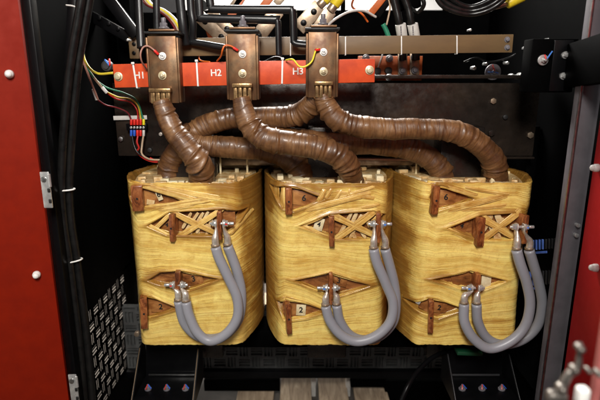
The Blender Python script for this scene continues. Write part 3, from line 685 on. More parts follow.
# --- coil 3
tab(T3, 431, 438, 185, 213, .018, .15, .03, th=.016); tab(T3, 475, 483, 216, 244, .020, .15, -.02, th=.020)
c3u, o3u = tab(T3, 519, 524, 213, 241, .026, .25, th=.012, hole=False); c3l, o3l = tab(T3, 473.5, 478, 271, 302, .026, .0, th=.012, hole=False)
tab(T3, 429, 433.5, 299, 330, .020, -.15, -.03, th=.014)
slip(T3, 447, 198, .05, .038, .05, '6', 'board', .010, 'tap_plate', ts=.022); slip(T3, 463, 227, .03, .03, .3, '4', 'board', .010, 'tap_plate', ts=.018); slip(T3, 487, 282, .026, .036, 0, None)
slip(T3, 440, 309, .04, .03, .1, '2', 'board', .008, 'tap_plate', ts=.02); slip(T3, 462, 280, .05, .034, -.3, None, 'board', .010, 'tap_plate')
# tape strips crossing and rimming the openings
R_ = ribbon
def rims(t, spec, w=.008):
    for P in spec:
        n = len(P); cx_ = sum(p[0] for p in P)/n; cy_ = sum(p[1] for p in P)/n
        L = min(P); Rt = max(P); up = min(P, key=lambda p: p[1]); dn_ = max(P, key=lambda p: p[1])
        for q in (up, dn_):
            s = -1 if q is up else 1
            for e in (L, Rt):
                if abs(e[0]-q[0]) < 6: continue
                k = 1.04; ex = q[0]+(e[0]-q[0])*k; ey = q[1]+(e[1]-q[1])*k
                # stay outside the hole by pushing along y
                dm = 0
                for p in P:
                    if min(e[0], q[0]) < p[0] < max(e[0], q[0]):
                        yl = q[1]+(e[1]-q[1])*(p[0]-q[0])/(e[0]-q[0]); dm = max(dm, s*(p[1]-yl))
                R_(t, (q[0]+(q[0]-e[0])*.15, q[1]+s*1.8), (ex, ey+s*(1.0+dm*.6)), w*random.uniform(.8, 1.3), w*.5, y=-.0012, sag=-s*dm*.0026*.8, mat='tape', fold=.0008, yend=.012)
for t, s in zip(coils, SPEC): rims(t, s['ops'])
# coil 1 strips
for a, b_, w0 in (((166, 209), (226, 238), .011), ((224, 208), (174, 240), .010), ((172, 212), (152, 232), .007), ((148, 225), (172, 238), .009), ((143, 209), (222, 197), .011), ((150, 211), (205, 203), .008), ((226, 236), (250, 217), .010), ((132, 183), (215, 205), .010)):
    R_(T1, a, b_, w0)
for a, b_, w0 in (((150, 186), (236, 201), .009),): R_(T1, a, b_, w0, y=-.002)
for a, b_ in (((198, 213), (183, 235)), ((203, 213), (189, 236)), ((208, 212), (196, 234)), ((191, 213), (182, 229)), ((200, 219), (216, 236)), ((213, 214), (206, 236))): R_(T1, a, b_, .0055, y=.004, mat='stick', name='spacer_stick', yend=0)
R_(T1, (197, 226), (197, 239), .008, y=.008, mat='stick', name='spacer_stick', yend=0)
# coil 2 strips
for a, b_, w0 in (((324, 211), (380, 238), .012), ((378, 209), (333, 241), .013), ((300, 226), (330, 212), .008), ((300, 225), (334, 241), .010), ((288, 214), (384, 190), .010), ((284, 187), (284, 213), .012), ((276, 186), (276, 206), .010), ((318, 203), (326, 187), .009), ((384, 212), (372, 222), .008)):
    R_(T2, a, b_, w0)
for a, b_, w0 in (((322, 203), (334, 186), .006), ((332, 204), (344, 187), .006), ((343, 203), (352, 186), .005), ((326, 190), (384, 200), .007), ((330, 200), (384, 184), .006), ((355, 209), (388, 203), .006)): R_(T2, a, b_, w0, y=-.002)
for a, b_ in (((352, 213), (338, 238)), ((357, 213), (346, 238)), ((362, 215), (350, 239)), ((355, 222), (366, 239)), ((349, 226), (356, 240)), ((366, 217), (374, 237))): R_(T2, a, b_, .0065, y=.004, mat='stick', name='spacer_stick', yend=0)
# coil 3 strips
for a, b_, w0 in (((474, 213), (518, 239), .014), ((528, 205), (478, 243), .012), ((440, 229), (482, 212), .008), ((442, 226), (476, 243), .009), ((434, 213), (518, 192), .012), ((440, 185), (482, 197), .008)):
    R_(T3, a, b_, w0)
for a, b_, w0 in (((445, 211), (520, 204), .008), ((455, 186), (520, 196), .006)): R_(T3, a, b_, w0, y=-.002)
for a, b_ in (((492, 214), (483, 232)), ((497, 214), (507, 236)), ((503, 218), (496, 240)), ((489, 222), (500, 240))): R_(T3, a, b_, .011, y=.003, mat='stick', name='spacer_stick', yend=0)
# brown resin runs on right coil front
for x, y0, y1 in ((452, 322, 344), (462, 316, 346)):
    pass
# ------------------------------------------------------------------ jumper cables, lugs and bolts
def lug(parent, bolt, side, end, up_=.010):
    """flattened palm at the bolt, crimp barrel at the cable end"""
    bolt = Vector(bolt); end = Vector(end); px = bolt.x+side*.0085
    dirn = Vector((0, 0, -1))
    pts = [(px, bolt.y, bolt.z+up_, .0020, .0085), (px, bolt.y, bolt.z, .0026, .0115), (px+side*.001, bolt.y, bolt.z-.010, .0030, .0108),
           (px*.45+end.x*.55, bolt.y*.4+end.y*.6, bolt.z*.40+end.z*.6+.006, .0062, .0082), (end.x, end.y, end.z+.014, .0090, .0090), (end.x, end.y, end.z-.006, .0092, .0092)]
    # frame: N should be x-ish
    me = tube_mesh('lug', pts, .008, .002, 16); o = mesh_obj('lug', me, M['tin'], parent)
    return o
def bolt_set(parent, c, w_, y, long_side=1):
    c = Vector((c.x, y, c.z)); b = MB()
    x = Vector((1, 0, 0)); b.cyl(c-x*(w_+.014), c+x*(w_+.014), .0040, 16, bev=.0008)
    b.cyl(c-x*(w_+.002), c-x*(w_-.0015), .0105, 20); b.cyl(c+x*(w_-.0015), c+x*(w_+.002), .0105, 20)
    b.cyl(c-x*(w_+.009), c-x*(w_+.002), .0082, 6, bev=.0008); b.cyl(c+x*(w_+.002), c+x*(w_+.009), .0082, 6, bev=.0008)
    e = c+x*long_side*(w_+.012); b.cyl(e, e+x*long_side*.012, .0045, 14, bev=.0008)
    o = b.build('bolt', M['steel'], parent)
    q = MB(); q.box(c+x*long_side*(w_+.0055)+Vector((0, -.0069, 0)), (.006, .001, .004), None, .0003); q.build('torque_mark', M['bright_red' if parent is T1 else 'sky_blue'], o)
bolt_set(T1, W(220, 223.5, -.022), .0115, -.022); bolt_set(T2, W(378, 224, -.022), .0115, -.022); bolt_set(T3, W(520, 227, -.022), .0115, -.022)
bolt_set(T1, W(178, 285, -.022), .012, -.022, -1); bolt_set(T2, W(330.5, 288, -.022), .0115, -.022, -1); bolt_set(T3, W(475, 288, -.022), .0115, -.022, -1)
def jumper(label, path, bu, bl, su, sl):
    """path: pixels with depth Y, first = upper barrel, last = lower barrel"""
    P = [W(*p) for p in path]
    j = thing('jumper_cable', label, 'cable', (P[0].x, P[0].y, P[-1].z), 'grey jumper cables looping in front of the coils')
    tube('cable_jacket', [tuple(p) for p in P], .0130, M['grey_cable'], j, step=.006, n=20)
    lug(j, W(bu[0], bu[1], -.022), su, P[0]+Vector((0, 0, .008))); lug(j, W(bl[0], bl[1], -.022), sl, P[-1]+Vector((0, 0, .008)))
    for e, d in ((P[0], 1), (P[-1], 1)):
        b = MB(); b.cyl(e+Vector((0, 0, .002)), e+Vector((0, 0, .007)), .0118, 18, bev=.001); b.build('conductor_end', M['lug_metal'], j)
jumper('front grey cable sweeping in a wide loop over the left coil', [(215.5, 247, -.034), (219, 258, -.034), (228, 277, -.034), (237, 298, -.036), (237, 318, -.04), (226, 334, -.045), (210, 341, -.045), (197, 332, -.042), (189, 315, -.036), (186, 302, -.032)], (220, 223.5), (178, 285), -1, 1)
jumper('rear grey cable behind the wide loop on the left coil', [(227.5, 246, -.02), (232, 257, -.016), (238, 275, -.014), (241.5, 295, -.012), (239, 318, -.012), (227, 334, -.014), (211, 339, -.014), (196, 335, -.016), (184, 322, -.020), (178.5, 301, -.026)], (220, 223.5), (178, 285), 1, -1)
jumper('front grey cable ending on the left side of the middle coil clamp', [(373.5, 249, -.034), (377, 263, -.034), (386, 284, -.034), (393, 303, -.036), (390, 322, -.040), (376, 336, -.045), (357, 341.5, -.045), (341, 335, -.042), (330, 321, -.036), (325.5, 306, -.032)], (378, 224), (330.5, 288), -1, -1)
jumper('rear grey cable ending on the right side of the middle coil clamp', [(385, 249, -.022), (389, 263, -.018), (394, 283, -.014), (396, 303, -.012), (393, 322, -.012), (380, 336, -.012), (364, 340, -.014), (350, 335, -.018), (340, 321, -.022), (336.5, 305, -.026)], (378, 224), (330.5, 288), 1, 1)
jumper('front grey cable hanging lowest across the right coil', [(516.5, 250, -.036), (520, 263, -.036), (527, 284, -.036), (530, 305, -.038), (525, 326, -.042), (511, 341, -.046), (490, 348.5, -.046), (474, 339, -.044), (464.5, 322, -.038), (464, 304, -.032)], (520, 227), (475, 288), -1, -1)
jumper('rear outer grey cable at the right edge of the right coil', [(529, 250, -.02), (533, 263, -.016), (539, 284, -.012), (542, 305, -.010), (537, 326, -.010), (522, 340, -.010), (502, 344.5, -.012), (487, 338, -.016), (478, 322, -.022), (476.5, 304, -.028)], (520, 227), (475, 288), 1, 1)
# ------------------------------------------------------------------ brown wrapped leads
def lead(label, path, r, mat='sleeve', seed=0, crimp=None, wrap=.026, group='brown wrapped leads from the brackets to the coils', rend=None):
    P = [W(*p[:3]) for p in path]; rr = [(p[3] if len(p) > 3 else r) for p in path]
    pts = [(*p, q, q) for p, q in zip(P, rr)]
    L = thing('wrapped_lead', label, 'lead', tuple(P[-1]), group)
    C, s_ = catmull([tuple(p) for p in P], .0022); T, _, _ = frames(C)
    curv = np.linalg.norm(np.gradient(T, s_, axis=0), axis=1)
    rs = np.random.RandomState(seed+3); tot = s_[-1]
    K = []
    s0 = .01
    while s0 < tot:
        k = np.interp(s0, s_, curv); K.append((s0, rs.uniform(.0000, .0011)+min(k, 12)*.00030, rs.uniform(0, 2*PI), rs.uniform(.25, 1.0), rs.uniform(.0018, .0036), rs.uniform(-.012, .012)))
        s0 += rs.uniform(.018, .044)/(1+min(k, 12)*.12)
    ph0 = rs.uniform(0, 6)
    def fn(S, PH):
        a = (S+.009*np.cos(PH+ph0)+.010*vn(S*22, np.cos(PH)*1.2+3, seed))/(wrap*1.3); fr = a-np.floor(a)
        d = .0013*(fr**1.2-.45)*(.35+.65*(.5+.5*np.cos(PH-1.2)))
        for s1, h, p_, wd, ww, sk in K:
            arc = np.exp(-((1-np.cos(PH-p_))/(wd*1.6))**2); x = (S-s1-sk*np.sin(PH-p_))/ww
            d = d+h*1.25*arc*(np.exp(-x*x)-.45*np.exp(-((x-1.9)/1.5)**2))
        d = d+.004*(vn(S*26+7, np.cos(PH)*1.3+5+np.sin(PH)*.7, seed+5)-.5)+.0007*(vn(S*90, np.cos(PH)*4+np.sin(PH)*3+20, seed+6)-.5)
        flare = np.exp(-((tot-S)/.006)**2); d = d+flare*(.002+.004*(vn(np.cos(PH)*3+10, np.sin(PH)*3+10, seed+2)-.4))
        return d
    me = tube_mesh('sleeve', pts, r, .0022, 44, fn, True); mesh_obj('sleeve', me, M[mat], L)
    if crimp:
        x0, y0, x1, y1, Y = crimp; a = W(x0, y0, Y); c = W(x1, y1, Y); n = 4; ww = (c.x-a.x)/n
        for k in range(n):
            b = MB(); b.box((a.x+ww*(k+.5), Y+.006+random.uniform(-.001, .001), (a.z+c.z)/2), (ww*.88, .016, (a.z-c.z)*random.uniform(.94, 1.0)), None, .0022); b.build('braid_strand', M['braid'], L)
        b = MB(); b.box(((a.x+c.x)/2, Y+.003, a.z-.003), (c.x-a.x+.004, .02, .010), None, .002); b.build('crimp_band', M['braid'], L)
    return L
LR_ = .0300
lead('glossy brown lead hanging from the H1 bracket to the left coil', [(161, 101, .035, .022), (165, 112, .03, .026), (173, 130, .025, .0275), (186, 147, .02, .029), (197, 160, .02, .032), (201, 170, .035, .033), (201.5, 181, .055, .033)], LR_, seed=1, crimp=(150, 89, 171, 104, .030))
lead('glossy brown lead from the H2 bracket arching to the middle coil', [(241, 98, .035, .022), (244, 110, .03, .026), (252, 128, .02, .029), (270, 140, .01, .031), (296, 144.5, .005, .030), (322, 149, .005, .030), (342, 159, .015, .030), (350, 171, .035, .030), (351.5, 181, .055, .030)], LR_, seed=2, crimp=(233, 84, 252, 101, .030))
lead('glossy brown lead from the H3 bracket arching to the right coil', [(322, 94, .05, .022), (326, 104, .05, .025), (336, 118, .045, .028), (356, 126, .05, .028), (385, 128.5, .055, .028), (420, 129, .06, .028), (452, 131, .06, .029), (476, 142, .065, .030), (492, 158, .075, .031), (496, 172, .09, .031), (496.5, 181, .10, .031)], LR_, seed=3, crimp=(315, 82, 332, 98, .030))
lead('brown lead rising from the back of the left coil to H3', [(169, 181, .17, .034), (169, 171, .17, .034), (174, 157, .165, .032), (187, 139, .16, .031), (207, 125, .155, .030), (232, 118, .15, .029), (262, 117, .14, .029), (292, 116, .12, .029), (309, 108, .10, .029), (318, 97, .08, .027)][::-1][0:10], LR_, seed=4, wrap=.021)
lead('brown lead running level behind and dropping to the middle coil back', [(180, 128, .13, .024), (187, 138, .14, .027), (205, 145, .15, .030), (232, 147, .155, .031), (262, 150, .16, .031), (284, 156, .165, .033), (299, 168, .17, .037), (303, 183, .175, .040)], LR_, mat='sleeve', seed=5, wrap=.022)
lead('brown lead emerging behind the H2 lead to the right coil back', [(262, 134, .13, .028), (300, 139, .14, .028), (336, 143, .15, .029), (370, 144, .155, .030), (402, 147, .16, .031), (425, 155, .165, .032), (440, 168, .17, .035), (443, 183, .18, .037)], LR_, seed=6, wrap=.022)
# ------------------------------------------------------------------ terminal brackets
def bracket(label, xc, ytop, ybot, wire):
    Yb = .05; a = W(xc, ytop, Yb); c = W(xc, ybot, Yb); wd = W(xc+16.5, ytop, Yb).x-W(xc-16.5, ytop, Yb).x
    t = thing('terminal_bracket', label, 'bracket', (a.x, Yb, c.z), 'copper terminal brackets on the red bar')
    h = a.z-c.z; zc = (a.z+c.z)/2
    b = MB(); b.box((a.x, Yb, zc), (wd-.012, .005, h), None, .0012)
    b.build('face_plate', M['copper'], t)
    for s in (-1, 1):
        b = MB(); b.box((a.x+s*(wd/2-.003), Yb+.020, zc-.001), (.006, .046, h-.004), None, .0022); b.build('side_flange', M['copper'], t)
    b = MB(); b.box((a.x, Yb+.030, a.z+.008), (wd+.004, .07, .005), None, .001); b.build('top_plate', M['ink'], t)
    b = MB(); b.box((a.x+.003, Yb+.028, a.z+.0135), (wd-.018, .075, .005), None, .001); b.build('bus_plate', M['copper'], t)
    b = MB(); c0 = Vector((a.x+.002, Yb+.02, a.z+.019)); b.cyl(c0, c0+Vector((0, 0, .004)), .013, 22, bev=.001); b.cyl(c0+Vector((0, 0, .004)), c0+Vector((0, 0, .014)), .0095, 6, bev=.001); b.cyl(c0+Vector((0, 0, .01)), c0+Vector((0, 0, .026)), .006, 14, bev=.001); b.build('stud', M['frame_grey'], t)
    p = W(xc+1, ytop+20, Yb-.003); b = MB(); b.cyl(p+Vector((0, .003, 0)), p-Vector((0, .002, 0)), .0095, 22, bev=.0006); b.cyl(p, p-Vector((0, .006, 0)), .0062, 18, bev=.0015); bo = b.build('sense_screw', M['nylon'], t)
    text('TA', p-Vector((0, .0063, 0)), .006, M['ink'], bo, 'marking')
    p2 = W(xc+1, ytop+39.5, Yb-.003); b = MB(); b.cyl(p2+Vector((0, .003, 0)), p2-Vector((0, .002, 0)), .0105, 22, bev=.0006); b.cyl(p2, p2-Vector((0, .008, 0)), .0070, 6, bev=.001); b.ball(p2-Vector((0, .007, 0)), .005); b.build('bolt', M['brass_bolt'], t)
    return p
s1 = bracket('aged copper bracket at H1 with a brown sensing wire', 161.5, 36, 103, 0)
s2 = bracket('aged copper bracket at H2 with a red orange sensing wire', 241.5, 34, 100, 0)
s3 = bracket('aged copper bracket at H3 with a bright yellow sensing wire', 322.5, 32, 97.5, 0)
# ------------------------------------------------------------------ red insulating bar and tan bar
Yb = .085
rb = thing('insulating_bar', 'bright red horizontal bar lettered H1 H2 H3 behind the copper brackets', 'bar', W(245, 85, Yb))
a = W(114.5, 76, Yb); c = W(374.5, 70.5, Yb); hgt = W(245, 61, Yb).z-W(245, 84.5, Yb).z
b = MB(); b.bar(a, c, .012, hgt, bev=.0012); b.build('bar_body', M['bar_red'], rb)
for x, y in ((118.5, 76.5), (369.5, 70)):
    p = W(x, y, Yb-.006); b = MB(); b.cyl(p+Vector((0, .002, 0)), p-Vector((0, .003, 0)), .0115, 26, bev=.0012); b.cyl(p, p-Vector((0, .009, 0)), .0078, 18, bev=.002); b.cyl(p-Vector((0, .008, 0)), p-Vector((0, .0095, 0)), .004, 6); b.build('bolt', M['brass_bolt'], rb)
for s, x, y in (('H1', 139.5, 75.5), ('H2', 216, 73), ('H3', 298, 71.5)):
    text(s, W(x, y, Yb-.0072), .0235, M['white_ink'], rb, 'lettering', (PI/2, -.02, 0))
Yt = .16
tb = thing('insulating_bar', 'dull tan horizontal bar behind and above the red one', 'bar', W(400, 55, Yt))
a = W(150, 47.5, Yt); c = W(512, 43.5, Yt); hgt = W(400, 36.5, Yt).z-W(400, 54.5, Yt).z
b = MB(); b.bar(a, c, .012, hgt, bev=.001); b.build('bar_body', M['bar_tan'], tb)
for y in (40, 48):
    p = W(507, y-.5, Yt-.006); b = MB(); b.cyl(p+Vector((0, .002, 0)), p-Vector((0, .002, 0)), .0075, 18); b.cyl(p, p-Vector((0, .008, 0)), .0055, 6, bev=.001); b.build('bolt', M['frame_grey'], tb)
def tie(x, y0, y1, Y, label, lean=0, head=True, th=.012, wd=.0045):
    a = W(x, y0, Y-.0095); c = W(x+lean, y1, Y-.0095); t = thing('cable_tie', label, 'cable tie', c)
    b = MB(); b.bar(a, c, .0014, wd, (1, 0, 0), .0004)
    b.bar(a, a+Vector((0, .018, 0)), wd, .0014, bev=.0004); b.bar(c, c+Vector((0, .018, 0)), wd, .0014, bev=.0004)
    b.build('strap', M['nylon'], t)
    if head: b = MB(); b.box(a+Vector((0, -.001, .002)), (.008, .006, .006), None, .0015); b.build('tie_head', M['nylon'], t)
tie(133, 64, 88, Yb, 'white cable tie looped round the red bar over the H1 lettering', 4); tie(196.5, 61.5, 86, Yb, 'white cable tie round the red bar left of H2', 1.5); tie(282.5, 59.5, 83.5, Yb, 'white cable tie round the red bar left of H3', -.5)
for k, x in enumerate((290.5, 345.5, 401.5, 457)):
    tie(x, 37.5-.01*(x-290), 55.5-.01*(x-290), Yt, ['white cable tie round the tan bar left of the H3 bracket', 'white cable tie round the tan bar just right of the H3 bracket', 'white cable tie on the tan bar above the orange plate', 'white cable tie on the tan bar nearest its bolted end'][k], 0, False, wd=.003)
# ------------------------------------------------------------------ sensing wires on brackets
def wire(name, label, pts, r, mat, cat='wire', group=None, **k):
    P = V3(pts); o = tube(name, P, r, M[mat], None, step=.003, n=10, **k); return tag(o, label, cat, group)
def ring(parent_p, frm, mat):
    pass
def sense(label, pts, mat, sleeve):
    P = V3(pts); t = thing('sensing_wire', label, 'wire', P[0]); tube('insulation', P, .0022, M[mat], t, step=.003, n=10)
    e = Vector(P[-1]); d = (Vector(P[-2])-e).normalized(); b = MB(); b.cyl(e, e+d*.014, .0034, 12, bev=.001); b.build('crimp_sleeve', M[sleeve], t)
sense('thin brown sensing wire with a red crimp on the H1 bracket', [(147, 70, .075), (142, 62, .04), (140.5, 54, .03), (143, 47.5, .035), (148, 46, .04), (154, 50, .038), (158.5, 54.5, .042)], 'w_pink', 'bright_red')
sense('red orange sensing wire curling onto the H2 bracket', [(217, 61, .08), (221, 56, .05), (222.5, 50, .035), (225, 45.5, .036), (231, 46, .038), (238, 50.5, .042)], 'w_orange', 'bright_red')
sense('bright yellow sensing wire curling onto the H3 bracket', [(286, 60, .07), (293, 59.5, .04), (299, 66, .035), (305, 66.5, .035), (312, 61, .036), (316, 50, .037), (320, 49.5, .042)], 'bright_yellow', 'bright_red')
# ------------------------------------------------------------------ left wiring
wire('sensor_wire', 'yellow wire curving from the left loom to the red bar end', [(85, -6, .12), (84, 30, .12), (83, 52, .12), (88, 66, .10), (98, 73.5, .09), (113, 73, .08)], .0032, 'w_yellow')
wire('sensor_wire', 'pinkish wire in the left loom ending at a white ferrule', [(84, -6, .125), (82.5, 30, .125), (82, 55, .125), (88, 74, .13), (95, 92, .14), (98, 100, .15)], .0028, 'w_pink')
wire('sensor_wire', 'dark red wire sagging from the ferrule to the terminal block', [(98, 100, .15), (106, 105, .17), (118, 108, .19), (128, 113, .20), (131.5, 122, .205)], .0022, 'w_darkred')
wire('sensor_wire', 'green wire from the left loom down to the terminal block', [(86, 2, .13), (84, 55, .13), (92, 75, .14), (106, 87, .16), (124, 93, .18), (137, 101, .20), (143.5, 120, .205)], .0022, 'w_green')
wire('sensor_wire', 'beige wire from the left loom with a pale sleeve', [(85, 4, .14), (83, 50, .14), (89, 70, .14), (100, 85, .15), (107, 92, .16)], .0034, 'w_beige')
wire('sensor_wire', 'thin yellow wire crossing to the terminal block top', [(107, 92, .16), (118, 97, .18), (130, 99, .20), (138, 106, .20), (141, 120, .205)], .0022, 'w_yellow')
wire('sensor_wire', 'thin red wire crossing to the terminal block top', [(107, 93, .16), (117, 99, .18), (130, 102, .20), (137, 110, .20), (138, 121, .205)], .0022, 'w_red')
wire('sensor_wire', 'red wire leaving the terminal block bottom in a curve', [(138, 135, .205), (137, 142, .20), (139, 148, .20), (137, 152, .2), (145, 159, .19), (155, 162, .18), (162, 160.5, .18)], .0026, 'w_red')
wire('sensor_wire', 'beige wire hanging below the terminal block', [(143.5, 135, .205), (142, 146, .20), (142, 154, .19), (149, 159, .18), (160, 160, .17)], .0028, 'w_beige')
wire('sensor_wire', 'dark wire hanging below the terminal block at its left', [(132, 135, .205), (134, 145, .20), (138, 153, .195), (146, 158.5, .19)], .0026, 'black_cable')
for (x0, y0, x1, y1, lb) in ((93, 89, 97, 100, 'short white ferrule on the pink wire of the loom'), (102, 87, 107, 93, 'short white ferrule on the beige wire of the loom')):
    b = MB(); b.cyl(W(x0, y0, .145), W(x1, y1, .15), .0045, 12, bev=.001); tag(b.build('ferrule', M['label_white']), lb, 'ferrule')
tbk = thing('terminal_block', 'small terminal block of red and blue crimps below the white strip', 'terminal block', W(138, 136, .21))
b = MB(); a = W(127, 127, .215); c = W(147, 126.5, .215); b.bar(a, c, .014, .020); b.build('block_body', M['black_gloss'], tbk)
for k in range(5):
    x = 131.3+k*3.1
    for yy, mt in ((122, ['bright_red', 'bright_red', 'bright_red', 'bright_red', 'bright_yellow'][k]), (133, ['w_blue', 'w_blue', 'bright_red', 'bright_red', 'label_white'][k])):
        b = MB(); b.cyl(W(x, yy-3, .205), W(x, yy+3, .205), .0038, 12, bev=.001); b.build('crimp', M[mt], tbk)
    b = MB(); p = W(x, 127.5, .203); b.cyl(p, p-Vector((0, .004, 0)), .0036, 14, bev=.0008); b.build('screw', M['steel'], tbk)
b = MB(); a = W(113.5, 118, .222); c = W(147, 117.3, .222); b.bar(a, c, .002, .012, bev=.0004); tag(b.build('label_strip', M['label_white']), 'blank off white strip above the small terminal block', 'label')
# red/blue small device behind bar left end
dv = thing('sensor', 'small round sensor with blue and red leads above the red bar end', 'sensor', W(109, 66, .14))
b = MB(); p = W(109, 66, .14); b.cyl(p, p-Vector((0, .02, 0)), .014, 22, bev=.002); b.cyl(p-Vector((0, .02, 0)), p-Vector((0, .024, 0)), .008, 18); b.build('sensor_body', M['panel_grey'], dv)
tube('lead_wire', V3([(105, 60, .12), (108, 63, .115), (109, 66, .12)]), .003, M['sky_blue'], dv, n=8); tube('lead_wire', V3([(109, 59, .12), (110, 63, .115), (109, 66, .12)]), .0026, M['bright_red'], dv, n=8)
wire('thin_cable', 'thin pale cable crossing the black post at the top left', [(66, 5, .05), (73, 6, .05), (80, 9, .05), (84, 13, .06)], .002, 'label_white', 'cable')
# ------------------------------------------------------------------ black loom on the left
ldr = [(84, -10), (78, 25), (72, 60), (68, 95), (65, 130), (63, 165), (62.5, 195), (65, 225), (69.5, 255), (74, 290), (79, 330), (83, 370), (86, 410)]
wire('power_cable', 'thick black cable down the left post, nearer the opening edge', [(x-1.0, y, -.03) for x, y in ldr], .0105, 'black_cable', 'cable')
wire('power_cable', 'thick black cable down the left post, nearer the coils', [(x+6.8, y, -.015) for x, y in ldr], .0105, 'black_cable', 'cable')
def loop_tie(x, y, Y, r, label, tilt):
    p = W(x, y, Y); pts = [(p.x+math.cos(a)*r*1.9, p.y+math.sin(a)*r*1.15, p.z+tilt*math.cos(a)) for a in np.linspace(0, 2*PI, 20)]
    tag(tube('cable_tie', pts, .0022, M['nylon'], None, step=.003, n=8), label, 'cable tie')
loop_tie(65, 189.5, -.022, .0125, 'white cable tie round the black cables at coil top height', .001); loop_tie(73, 260.5, -.022, .0125, 'white cable tie round the black cables lower down', .004)
# ------------------------------------------------------------------ black insulated busbars and top clutter
def bus(label, pts, r=.0115, flat=.75, mat='black_sleeve', step=.004):
    P = [(*W(*p), r, r*flat) for p in pts]; return tag(mesh_obj('insulated_busbar', tube_mesh('insulated_busbar', P, r, step, 14), M[mat]), label, 'busbar')
def rounded(pts, k=.18):
    out = [pts[0]]
    for i in range(1, len(pts)-1):
        p, a, b_ = [np.array(v, float) for v in (pts[i], pts[i-1], pts[i+1])]
        for q in (a, b_):
            d = q-p; L = np.linalg.norm(d[:2]); q2 = p+d*min(.45, 4.5/L)
            if q is a: out.append(tuple(q2)); out.append(tuple(p+(a-p)*min(.45, 1.3/L)*1.0+(b_-p)*0))
            else: out.append(tuple(q2))
    out.append(pts[-1]); return out
bus('black sleeved busbar rising from the left of the H1 bracket', [(138, -12, .16), (139, 10, .15), (140, 30, .14), (141, 48, .13)], .011)
bus('thin black sleeved busbar standing directly above the H1 bracket', [(156, -12, .09), (156.5, 10, .09), (157, 30, .09)], .009)
bus('black sleeved busbar slanting right of the H1 bracket', [(179, -12, .12), (181, 10, .12), (183, 28, .12), (186, 45, .13)], .012)
bus('black sleeved busbar parallel to the slanting one at its right', [(190, -12, .13), (191, 10, .13), (193, 25, .13), (192, 42, .14)], .010)
bus('upper black sleeved busbar bending down left of the H3 bracket', rounded([(208, -12, .12), (211, 9, .12), (293, 9.5, .11), (294, 43, .11), (310, 44.5, .11)]), .0105)
bus('lower black sleeved busbar bending down between H2 and H3', rounded([(198, -12, .10), (200, 18, .10), (278, 20, .09), (279, 56, .09)]), .0105)
bus('black cable drooping left behind the H2 bracket', [(176, 36, .17), (190, 41.5, .14), (205, 44, .13), (225, 47.5, .12)], .0085, 1)
b = MB(); b.poly(V3([(192, 0, .3), (204, 0, .3), (211, 8, .3), (200, 11, .3), (196, 22, .3), (187, 14, .3)]), Vector((0, .004, 0))); tag(b.build('bracket_sheet', M['black_gloss'], None, False), 'small black sheet between the busbars at the top', 'bracket')
def lugplate(label, c, ang, L, wd, holes, Y, mat='lug_metal', sl=None, slen=.06):
    t = thing('cable_lug', label, 'cable lug', W(*c, Y)); p = W(*c, Y); d = Vector((math.cos(ang), 0, math.sin(ang)))
    b = MB(); b.bar(p-d*L/2, p+d*L/2, .006, wd, (0, 0, 1) if abs(d.z) < .9 else (1, 0, 0), .002); b.build('lug_plate', M[mat], t)
    for h in holes:
        q = p+d*h[0]*L+Vector((-d.z, 0, d.x))*h[1]*wd; b = MB(); b.cyl(q+Vector((0, .002, 0)), q-Vector((0, .0045, 0)), .0085, 20, bev=.001); b.cyl(q-Vector((0, .004, 0)), q-Vector((0, .010, 0)), .0055, 6, bev=.001); b.build('bolt', M['black_gloss'], t)
    if sl:
        e = p+d*L/2; b = MB(); b.cyl(e-d*.004, e+d*.018, .012, 20, bev=.002); b.build('barrel', M[mat], t)
        b = MB(); b.cyl(e+d*.014, e+d*(.014+slen), .0145, 20, bev=.003); b.build('sleeve', M[sl], t)
        b = MB(); b.cyl(e+d*(.01+slen), e+d*(slen+.18), .012, 16); b.build('cable_core', M['black_cable'], t)
lugplate('pair plate lug with three dark bolts left above the H2 bracket', (213, 29), -.75, .105, .036, ((-.28, .0), (.30, .0)), .26)
lugplate('upper metal lug beside it tilting the same way behind H2', (222, 24), -.75, .10, .034, ((-.25, .0), (.2, 0)), .28)
lugplate('metal lug with bolts partly behind the lower busbar right of H2', (266, 26), .9, .11, .042, ((-.3, 0), (.25, 0)), .26)
lugplate('lug with yellow sleeve slanting up left of the H3 bracket', (309, 17), .80, .085, .040, ((-.25, 0), (.22, 0)), .20, sl='yellow_sleeve', slen=.09)
lugplate('lug with yellow sleeve directly above the H3 bracket stud', (324, 20), .95, .060, .034, ((-.1, 0),), .16, sl='yellow_sleeve', slen=.07)
b = MB()
for k, (x0, y0, x1, y1) in enumerate(((214, 12, 224, -8), (228, 10, 238, -8), (244, 12, 258, -8), (262, 12, 268, -8), (296, 12, 306, -6), (310, 6, 316, -8))):
    pass
for k, (x0, y0, x1, y1, mt, lb) in enumerate(((222, 32, 246, -10, 'orange', 'orange strap slanting up behind the lower busbar left of H2'), (232, 8, 246, -10, 'lug_metal', 'brown metal strap slanting up above the H2 bracket'), (262, 8, 276, -10, 'orange', 'orange strap slanting up between H2 and H3'), (276, 4, 288, -10, 'lug_metal', 'brown metal strap just left of the upper bend'), (214, 44, 208, 26, 'orange', 'orange strap below the two bolted lugs'))):
    b = MB(); b.bar(W(x0, y0, .34), W(x1, y1, .34), .022, .006, (0, 1, 0)); tag(b.build('copper_strap', M[mt]), lb, 'strap')
